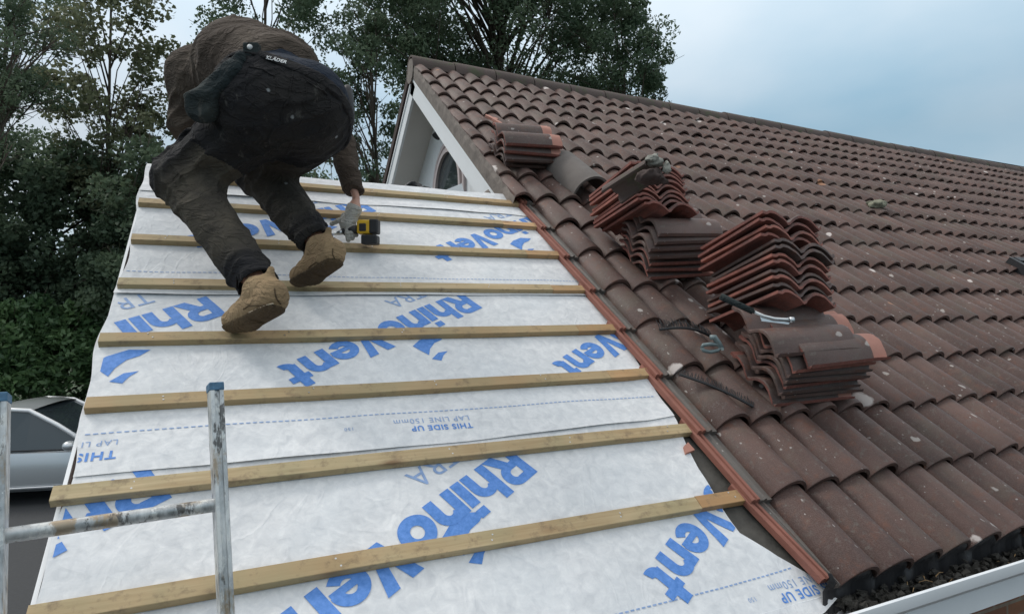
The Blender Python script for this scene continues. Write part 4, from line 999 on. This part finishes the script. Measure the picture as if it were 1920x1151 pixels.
c = (-0.436,9.247,5.326); tree('hedge_conifer', g0(c), (c[0], c[1], c[2] - 1.2), (1.3, .7, 1.75), 80, .35, 20000, .085, .45, M['leaf_dark'], 'dark hedge glimpsed under the worker\'s right arm', 13, .08, 16, .2, 'shrubs at the left', 'shrub')
# far tree line all round
r_ = np.random.default_rng(77); Cs = []
for a in np.linspace(0, 2 * pi, 150, endpoint=False):
    R_ = r_.uniform(75, 110); Cs.append((R_ * sin(a), R_ * cos(a), r_.uniform(.5, 2.2)))
o = leaves(np.array(Cs), 3.4, 30000, .8, .7, M['leaf_dark'], 'far_tree_line', None, seed=70, squash=(1.2, 1.2, 1)); tag(o, 'far dark tree line beyond the garden', 'tree line', None, 'stuff')

# ------------------------------------------------------------------ the worker
J = dict(pel=(-1.487,0.876,3.716), rumpL=(-1.568,0.825,3.698), rumpR=(-1.406,0.817,3.708), hipL=(-1.613,0.890,3.618), hipR=(-1.359,0.928,3.661),
 kneeL=(-1.850,1.024,3.415), ankL=(-1.598,0.697,2.991), kneeR=(-1.564,1.265,3.532), ankR=(-1.354,0.978,3.183),
 waist=(-1.503,1.023,3.882), back=(-1.631,1.266,3.994), chest=(-1.692,1.491,4.003), shL=(-1.848,1.518,4.019), elL=(-1.891,1.563,3.788), wrL=(-1.832,1.650,3.562),
 shR=(-1.309,1.407,3.887), elR=(-1.183,1.396,3.732), wrR=(-1.121,1.335,3.447), neck=(-1.632,1.704,4.090), head=(-1.513,1.804,4.064))
J = {k: np.array(v) for k, v in J.items()}
per = empty('person', tuple(J['pel'] * np.array((1, 1, 0)) + np.array((0, 0, 2.75))), label='roofer in a brown shirt, dark work trousers and tan boots bending over the battens', cat='person')
X_ = np.array(RX); F_ = -np.array(RZ); U_ = np.array((0, 0, 1.))
def fingers(P, wr, dirs, k=.006):
    return None
# glove: palm from the wrist down to the tool, finger tips curled round the grip
pal0, pal1 = np.array((-1.133,1.330,3.392)), np.array((-1.164,1.329,3.316))
FING = [([(-1.173,1.338,3.349), (-1.208,1.338,3.331), (-1.236,1.356,3.316)], .0095),
        ([(-1.171,1.316,3.304), (-1.170,1.305,3.268), (-1.164,1.314,3.236)], .0098),
        ([(-1.156,1.314,3.304), (-1.151,1.302,3.272), (-1.144,1.312,3.245)], .0095),
        ([(-1.140,1.318,3.314), (-1.130,1.303,3.283), (-1.125,1.314,3.261)], .0088),
        ([(-1.176,1.361,3.363), (-1.185,1.393,3.335), (-1.176,1.400,3.305)], .0105)]
def sd_hand(P, grow=0.):
    d = sd_cone(P, J['wrR'] * .4 + pal0 * .6, pal0, .027 + grow, .032 + grow); d = smin(d, sd_cone(P, pal0, pal1, .031 + grow, .034 + grow), .02)
    for pts, r0 in FING:
        e = None
        for a, b_ in zip(pts[:-1], pts[1:]):
            q = sd_cone(P, a, b_, r0 + grow, r0 * .92 + grow); e = q if e is None else smin(e, q, .004)
        e = smin(e, sd_cone(P, pal1, pts[0], .014 + grow, r0 + grow), .006); d = smin(d, e, .007)
    return d
def sd_legs(P, g=0., tr=True):
    L_ = J
    d = sd_cone(P, L_['hipL'], L_['kneeL'], .138 + g, .104 + g); d = smin(d, sd_cone(P, L_['kneeL'], L_['ankL'], .103 + g, .074 + g), .05)
    e = sd_cone(P, L_['hipR'], L_['kneeR'], .142 + g, .108 + g); e = smin(e, sd_cone(P, L_['kneeR'], L_['ankR'], .104 + g, .076 + g), .05)
    h = smin(sd_ell(P, L_['rumpL'], (.185 + g,) * 3), sd_ell(P, L_['rumpR'], (.179 + g,) * 3), .06)
    h = smin(h, sd_cone(P, L_['pel'], L_['waist'], .165 + g, .16 + g), .06); h = smin(h, d, .07); return smin(h, e, .06)
def sd_torso(P, g=0.):
    d = sd_cone(P, J['waist'], J['back'], .165 + g, .172 + g); d = smin(d, sd_cone(P, J['back'], J['chest'], .172 + g, .175 + g), .08)
    d = smin(d, sd_cone(P, J['chest'], J['shL'], .14 + g, .085 + g), .07); d = smin(d, sd_cone(P, J['chest'], J['shR'], .14 + g, .085 + g), .07); return d
def sd_arms(P, g=0.):
    a = smin(sd_cone(P, J['shL'], J['elL'], .072 + g, .055 + g), sd_cone(P, J['elL'], J['wrL'], .055 + g, .038 + g), .03)
    b_ = smin(sd_cone(P, J['shR'], J['elR'], .068 + g, .052 + g), sd_cone(P, J['elR'], J['wrR'], .052 + g, .034 + g), .03); return a, b_
def sd_body(P):
    d = sd_legs(P, -.034); d = smin(d, sd_torso(P, -.022), .05); a, b_ = sd_arms(P, -.016); d = smin(d, a, .03); d = smin(d, b_, .03)
    d = smin(d, sd_cone(P, J['chest'], J['neck'], .08, .062), .04); hd = smin(sd_ell(P, J['head'], (.078, .09, .105)), sd_ell(P, J['head'] + np.array((0, .05, .02)), (.07, .085, .085)), .03)
    hd = smin(hd, sd_cone(P, J['head'] + np.array((0, .09, -.01)), J['head'] + np.array((0, .115, -.02)), .018, .012), .012); d = smin(d, hd, .03)
    for s in (-.08, .08): d = smin(d, sd_ell(P, J['head'] + np.array((s, 0, 0)), (.012, .03, .04)), .008)
    d = smin(d, sd_hand(P, -.001), .015)
    wl = J['wrL']; d = smin(d, sd_cone(P, wl, wl + np.array((.02, .02, -.08)), .032, .036), .02)
    for i in range(5): d = smin(d, sd_cone(P, wl + np.array((.02 + (i - 2) * .018, .02, -.08)), wl + np.array((.025 + (i - 2) * .02, .035, -.13 - .012 * (2 - abs(i - 2)))), .0095, .008), .006)
    return d
allp = np.array(list(J.values())); lo, hi = allp.min(0) - .25, allp.max(0) + .25
o = sdf_obj('body', sd_body, lo, hi, .011, M['skin'], None); adopt(o, per)
bn = J['waist'] - J['pel']; bn = bn / np.linalg.norm(bn)     # belt plane
beltN = .27 * X_ + .93 * U_ + .42 * F_; beltN = beltN / np.linalg.norm(beltN); beltO = np.array((-1.484,0.697,3.809))
_D1 = np.array((.75, -.25, .6)); _D1 /= np.linalg.norm(_D1); _D2 = np.array((-.5, .3, .8)); _D2 /= np.linalg.norm(_D2)
def ridge_(P, dirn, freq, stretch, seed, wd_):
    a_ = P @ dirn; Q = P - a_[:, None] * dirn * (1 - stretch)      # stretched along dirn: long creases
    return np.exp(-(wob(Q, freq, seed) / wd_) ** 2)
def folds(P, amp=.006):
    m = .5 + .5 * wob(P, 7, 9.)
    return -amp * (1.5 * m * ridge_(P, _D1, 22, .25, 1., .22) + 1.1 * (1 - m) * ridge_(P, _D2, 26, .22, 5., .22) - .5) + .5 * amp * wob(P, 15, 3.)
def limb_folds(P, a, b_, amp, freq):
    ab = b_ - a; t = ((P - a) @ ab) / (ab @ ab); w_ = np.exp(-((np.clip(t, 0, 1) - .05) / .28) ** 2) + np.exp(-((np.clip(t, 0, 1) - .95) / .22) ** 2)
    dist = np.linalg.norm(P - a - np.clip(t, 0, 1)[:, None] * ab, axis=1); w_ = w_ * (dist < .2)
    ph_ = np.sin(t * freq * .5 + 2.4 * wob(P, 11, 2.)); return -amp * w_ * (1.3 * np.exp(-(ph_ / .42) ** 2) - .45) * (.55 + .45 * wob(P, 16, 6.))
def sd_trousers(P):
    d = sd_legs(P, 0.) + folds(P, .0105) + limb_folds(P, J['kneeL'], J['ankL'], .015, 44) + limb_folds(P, J['kneeR'], J['ankR'], .014, 42) + limb_folds(P, J['hipL'], J['kneeL'], .011, 30)
    cut = (P - beltO) @ beltN                      # above the waistband
    d = np.maximum(d, cut)
    for a, k in (('ankL', 'kneeL'), ('ankR', 'kneeR')):
        ax = J[a] - J[k]; ax = ax / np.linalg.norm(ax); near = np.linalg.norm(P - J[a], axis=1) < .25
        d = np.where(near, np.maximum(d, (P - J[a]) @ ax - .012), d)
    d = np.maximum(d, -np.minimum(sd_cone(P, J['ankL'] + (J['ankL'] - J['kneeL']) * .02, J['ankL'] + (J['ankL'] - J['kneeL']) * .2, .064, .064), sd_cone(P, J['ankR'] + (J['ankR'] - J['kneeR']) * .02, J['ankR'] + (J['ankR'] - J['kneeR']) * .2, .062, .062)))
    return d
tro = sdf_obj('trousers', sd_trousers, lo, hi, .0066, M['trouser'], None); adopt(tro, per)
_c = np.zeros(len(tro.data.polygons) * 3, np.float32); tro.data.polygons.foreach_get('center', _c); _c = _c.reshape(-1, 3)
_w = np.zeros(len(_c))
for a_, b_ in (('kneeL', 'ankL'), ('kneeR', 'ankR')):
    ab = J[b_] - J[a_]; t_ = ((_c - J[a_]) @ ab) / (ab @ ab); dd = np.linalg.norm(_c - J[a_] - np.clip(t_, 0, 1)[:, None] * ab, axis=1)
    _w = np.maximum(_w, np.clip((t_ + .0) / .16 + .5 * wob(_c, 12, 2.), 0, 1) * np.clip((.86 - t_) / .12, 0, 1) * (dd < .19) * (1. if a_ == 'kneeL' else .55))
_a = tro.data.attributes.new('tint', 'FLOAT', 'FACE'); _a.data.foreach_set('value', _w.astype(np.float32))
def sd_shirt(P):
    d = sd_torso(P, .012); a, b_ = sd_arms(P, .010)
    for q, e_, w_ in ((a, 'elL', 'wrL'), (b_, 'elR', 'wrR')):
        ax = J[w_] - J[e_]; ax = ax / np.linalg.norm(ax); q = np.where(np.linalg.norm(P - J[w_], axis=1) < .2, np.maximum(q, (P - J[w_]) @ ax + .015), q); d = smin(d, q, .085)
    d = d + folds(P, .0095) + limb_folds(P, J['shL'], J['elL'], .003, 30) + limb_folds(P, J['elR'], J['wrR'], .004, 40)
    hem = -((P - beltO) @ beltN) + .005 + .012 * wob(P, 16, 3.) + np.clip((P - beltO) @ X_ * .30, -.02, .06); return np.maximum(d, hem)
shi = sdf_obj('shirt', sd_shirt, lo, hi, .0075, M['shirt'], None); adopt(shi, per)
def sd_under(P): return np.maximum(smin(sd_torso(P, .003), sd_legs(P, -.012), .03), np.maximum(-((P - beltO) @ beltN) - .03, ((P - beltO) @ beltN) - .15))
und = sdf_obj('undershirt', sd_under, lo, hi, .011, M['navy'], None); adopt(und, per)
def sd_band(P): q = (P - beltO) @ beltN; return np.maximum(sd_legs(P, .006) + .0, np.maximum(q - .004, -q - .042))
bel = sdf_obj('waistband', sd_band, lo, hi, .0085, M['trouser'], None); adopt(bel, per)
# holster pocket hanging at the left hip
h0, h1 = np.array((-1.644,0.693,3.796)), np.array((-1.775,0.755,3.627))
def sd_pouch(P):
    d = sd_cone(P, h0, h1, .024, .052); q = (P - (h0 + h1) / 2) @ (-F_); d = np.maximum(d, np.abs(q + .0) - .028); return d + .010 * wob(P, 34, 5.) + .005 * wob(P, 70, 2.) - .004
pou = sdf_obj('holster_pocket', sd_pouch, np.minimum(h0, h1) - .12, np.maximum(h0, h1) + .12, .007, M['pouch'], None); adopt(pou, per)
q0 = np.array((-1.242,0.852,3.720))
hp = sdf_obj('tool_pouch', lambda P: sd_ell(P, q0, (.03, .045, .10)) + .004 * wob(P, 30, 3.), q0 - .15, q0 + .15, .009, M['black'], None); adopt(hp, per)
# belt clip, button and label
from mathutils.bvhtree import BVHTree
def snapd(p, off):
    d = -Vector(RZ); best = 9.
    for t in (tro, bel, shi):
        h = BVHTree.FromPolygons([v.co[:] for v in t.data.vertices], [q.vertices[:] for q in t.data.polygons]).ray_cast(Vector(p) - d * .6, d)
        if h[0] is not None: best = min(best, h[3])
    return best - .6 - off
pb = np.array((-1.597,0.731,3.843)); b = MB(); T_ = Matrix(((RX.x, -RZ.x, 0, pb[0]), (RX.y, -RZ.y, 0, pb[1]), (RX.z, -RZ.z, 1, pb[2]), (0, 0, 0, 1)))
T_ = Matrix.Translation(Vector(RZ) * -snapd(pb, .006)) @ T_; pb = pb - np.array(RZ) * snapd(pb, .006); b.box((-.030, -.006, -.030), (.026, .03, .026), mat=T_, bev=.006); cl = b.obj('belt_clip', M['pouch'], None); adopt(cl, per)
b = MB(); c_ = Vector(pb) + Vector(RX) * -.002 + Vector((0, 0, .006)); b.tube([c_, c_ + Vector(RZ) * .010], [.0115, .009], 14); bt_ = b.obj('button', M['whitemark'], None, True); bt_.parent = cl
# head and hair (turned away, hidden behind the hips)
hr = sdf_obj('hair', lambda P: np.maximum(sd_ell(P, J['head'] + np.array((0, -.01, .02)), (.088, .10, .112)), -(P[:, 1] - J['head'][1] + .075 + .0) * -1 - .11), J['head'] - .2, J['head'] + .2, .01, M['hair'], None); adopt(hr, per)
# glove with five separate fingers
gl = sdf_obj('glove', lambda P: np.maximum(sd_hand(P, .0025), -((P - pal0) @ ((pal1 - pal0) / np.linalg.norm(pal1 - pal0))) - .016), np.array(pal1) - .13, np.array(pal1) + .13, .0032, M['glove'], None); adopt(gl, per)
# boots
def boot(toe, ball, heel, ank, up, side):
    toe, ball, heel, ank = map(np.array, (toe, ball, heel, ank)); ax = ball - heel; ax = ax / np.linalg.norm(ax)
    upv = ank - (heel * .6 + ball * .4); upv = upv - ax * (upv @ ax); upv = upv / np.linalg.norm(upv); base = (toe + heel) / 2
    def f(P):
        d = sd_cone(P, heel, ball, .046, .052); d = smin(d, sd_cone(P, ball, toe, .052, .043), .02); d = smin(d, sd_cone(P, heel + upv * .035, ank, .046, .058), .035); d = smin(d, sd_cone(P, ball + upv * .01, ank * .55 + heel * .45 + ax * .05, .045, .05), .035)
        d = smin(d, sd_cone(P, ank - ax * .052, ank - ax * .056 + upv * .055, .016, .012), .012)
        d = d + .0022 * wob(P, 60, 2.)
        seam = np.abs(((P - heel) @ upv) - .012 - .18 * ((P - heel) @ ax)); d = d + .0028 * np.exp(-(seam / .005) ** 2)
        d = np.maximum(d, -((P - heel) @ upv) - .036); top = (P - ank) @ upv - .03; near = np.linalg.norm(P - ank, axis=1) < .12
        return np.where(((P - ank) @ ax) > -.042, np.maximum(d, top), d)
    def fs(P):
        d = smin(sd_cone(P, heel, ball, .052, .057), sd_cone(P, ball, toe, .057, .049), .02); q = (P - heel) @ upv
        d = np.maximum(d, np.maximum(q + .026, -q - .050)); t = (P - heel) @ ax
        groove = np.abs(((t * 60) % 1) - .5); d = d + np.where(q < -.042, .003 * (groove < .25), 0); return np.maximum(d, -np.maximum(np.abs(t - .075) - .02, q + .042))
    allq = np.stack([toe, ball, heel, ank]); lo_, hi_ = allq.min(0) - .09, allq.max(0) + .12
    o = sdf_obj('boot', f, lo_, hi_, .0055, M['boot'], None); adopt(o, per)
    BOOTS.append(o)
    s_ = sdf_obj('boot_sole', fs, lo_, hi_, .005, M['sole'], None); s_.parent = o
BOOTS = []
boot((-1.667,0.747,2.851), (-1.627,0.701,2.865), (-1.544,0.547,2.913), (-1.578,0.650,2.966), 0, 0)
boot((-1.417,0.993,3.035), (-1.377,0.947,3.051), (-1.308,0.805,3.100), (-1.340,0.917,3.154), 0, 0)
# pale stitched stripes and a stitched heel panel on the boots
def boot_line(bi, name, pts, r, m):
    bv_ = BVHTree.FromPolygons([v.co[:] for v in BOOTS[bi].data.vertices], [q.vertices[:] for q in BOOTS[bi].data.polygons]); P_ = [Vector(p) for p in pts]; out_ = []
    for a_, b_ in zip(P_[:-1], P_[1:]):
        for k in range(8):
            q_ = a_.lerp(b_, k / 8); h = bv_.ray_cast(q_ + Vector(RZ) * .3, -Vector(RZ))
            if h[0] is not None: out_.append(h[0] + h[1] * r * .35)
    if len(out_) > 2: b = MB(); b.tube(out_, r, 6); o_ = b.obj(name, m, None, True); o_.parent = BOOTS[bi]
M['stripe'] = cloth('boot_stripe', (.42, .36, .27), (.58, .52, .42), (.3, .24, .17), 14)
boot_line(0, 'boot_stripe', [(-1.653,0.615,2.844), (-1.614,0.596,2.877), (-1.549,0.456,2.911)], .0035, M['stripe']); boot_line(1, 'boot_stripe', [(-1.423,0.836,3.019), (-1.377,0.815,3.057), (-1.347,0.691,3.085)], .0035, M['stripe'])
boot_line(0, 'boot_seam', [(-1.563,0.462,2.957), (-1.557,0.459,2.929), (-1.544,0.454,2.901)], .0025, M['sole']); boot_line(1, 'boot_seam', [(-1.347,0.690,3.129), (-1.346,0.690,3.105), (-1.333,0.685,3.072)], .0025, M['sole'])
boot_line(0, 'boot_seam', [(-1.640,0.608,2.889), (-1.614,0.596,2.901), (-1.584,0.472,2.901), (-1.560,0.461,2.895)], .002, M['sole']); boot_line(1, 'boot_seam', [(-1.411,0.830,3.061), (-1.377,0.814,3.078), (-1.359,0.696,3.068)], .002, M['sole'])
# seams and pocket edges lying on the seat of the trousers
_bv = BVHTree.FromPolygons([v.co[:] for v in tro.data.vertices], [q.vertices[:] for q in tro.data.polygons])
def seam(name, pts, r):
    P_ = [Vector(p) for p in pts]; line = []
    for a_, b_ in zip(P_[:-1], P_[1:]):
        for k in range(10): line.append(a_.lerp(b_, k / 10))
    out_ = []
    for q_ in line:
        h = _bv.find_nearest(q_)
        if h[0] is not None: out_.append(h[0] + h[1] * r * .4)
    b = MB(); b.tube(out_, r, 6); adopt(b.obj(name, M['trouser'], None, True), per)
seam('trouser_seam', [(-1.474,0.627,3.768), (-1.482,0.600,3.656), (-1.506,0.645,3.560), (-1.556,0.757,3.485)], .0032)
seam('back_pocket', [(-1.616,0.670,3.761), (-1.526,0.618,3.742)], .0034); seam('back_pocket', [(-1.426,0.606,3.734), (-1.329,0.628,3.688)], .0034)
seam('back_pocket', [(-1.620,0.672,3.757), (-1.627,0.677,3.651), (-1.578,0.655,3.612), (-1.525,0.630,3.641), (-1.523,0.628,3.743)], .0026)
seam('back_pocket', [(-1.426,0.606,3.731), (-1.430,0.631,3.625), (-1.376,0.640,3.595), (-1.332,0.652,3.645), (-1.326,0.638,3.687)], .0026)
# small white word on the back waistband
bm = text_bm('KLÄDER', .022, .0006, 1.0)
pt = Vector((-1.563,0.667,3.811)); pe = Vector((-1.499,0.638,3.799)); xa = (pe - pt).normalized(); za = Vector(RZ) + Vector((0, 0, .35)); za = (za - xa * za.dot(xa)).normalized(); ya = za.cross(xa)
me = bpy.data.meshes.new('waist_label'); wd = max(v.co.x for v in bm.verts)
for v in bm.verts: v.co = pt + xa * (v.co.x / wd * (pe - pt).length) + ya * (v.co.y - .008)
bm.to_mesh(me); bm.free(); LABEL = link('waist_label', me, M['whitemark'], None); adopt(LABEL, per)
def snap(o, target, off):
    """lay small marks on the cloth they sit on"""
    from mathutils.bvhtree import BVHTree
    bv = [BVHTree.FromPolygons([v.co[:] for v in t.data.vertices], [p.vertices[:] for p in t.data.polygons]) for t in target]; d = -Vector(RZ)
    for v in o.data.vertices:
        best = None
        for t in bv:
            h = t.ray_cast(v.co - d * .5, d)
            if h[0] is not None and (best is None or h[3] < best): best = h[3]
        if best is not None: v.co = v.co - d * .5 + d * (best - off)
snap(LABEL, [tro, bel, und, shi], .003)

# ------------------------------------------------------------------ cordless driver held by the gloved hand
tq = Vector((-1.089,1.284,3.288)); T_ = Matrix(((RX.x, -RZ.x, 0, tq.x), (RX.y, -RZ.y, 0, tq.y), (RX.z, -RZ.z, 1, tq.z), (0, 0, 0, 1)))
drill = empty('cordless_driver', tq, label='yellow and black cordless driver held on the sixth batten by the gloved hand', cat='power tool')
b = MB(); b.box((-.035, -.03, -.026), (.045, .03, .044), mat=T_, bev=.012); adopt(b.obj('body', M['yellow'], None), drill)
b = MB(); b.box((.026, -.033, -.024), (.070, .033, .047), mat=T_, bev=.008); b.box((-.022, -.034, -.014), (.014, .034, .026), mat=T_, bev=.006); adopt(b.obj('motor_cover', M['black'], None), drill)
b = MB(); b.box((-.012, -.036, -.075), (.066, .036, -.030), mat=T_, bev=.007); adopt(b.obj('battery', M['black'], None), drill)
b = MB(); b.tube([T_ @ Vector(v) for v in ((-.03, 0, .0), (-.07, 0, -.005), (-.105, 0, -.012))], [.022, .021, .019], 14); adopt(b.obj('grip', M['black'], None, True), drill)
b = MB(); b.tube([T_ @ Vector(v) for v in ((-.105, 0, -.012), (-.13, 0, -.018), (-.165, 0, -.026))], [.014, .011, .004], 12); adopt(b.obj('chuck', M['steel'], None, True), drill)
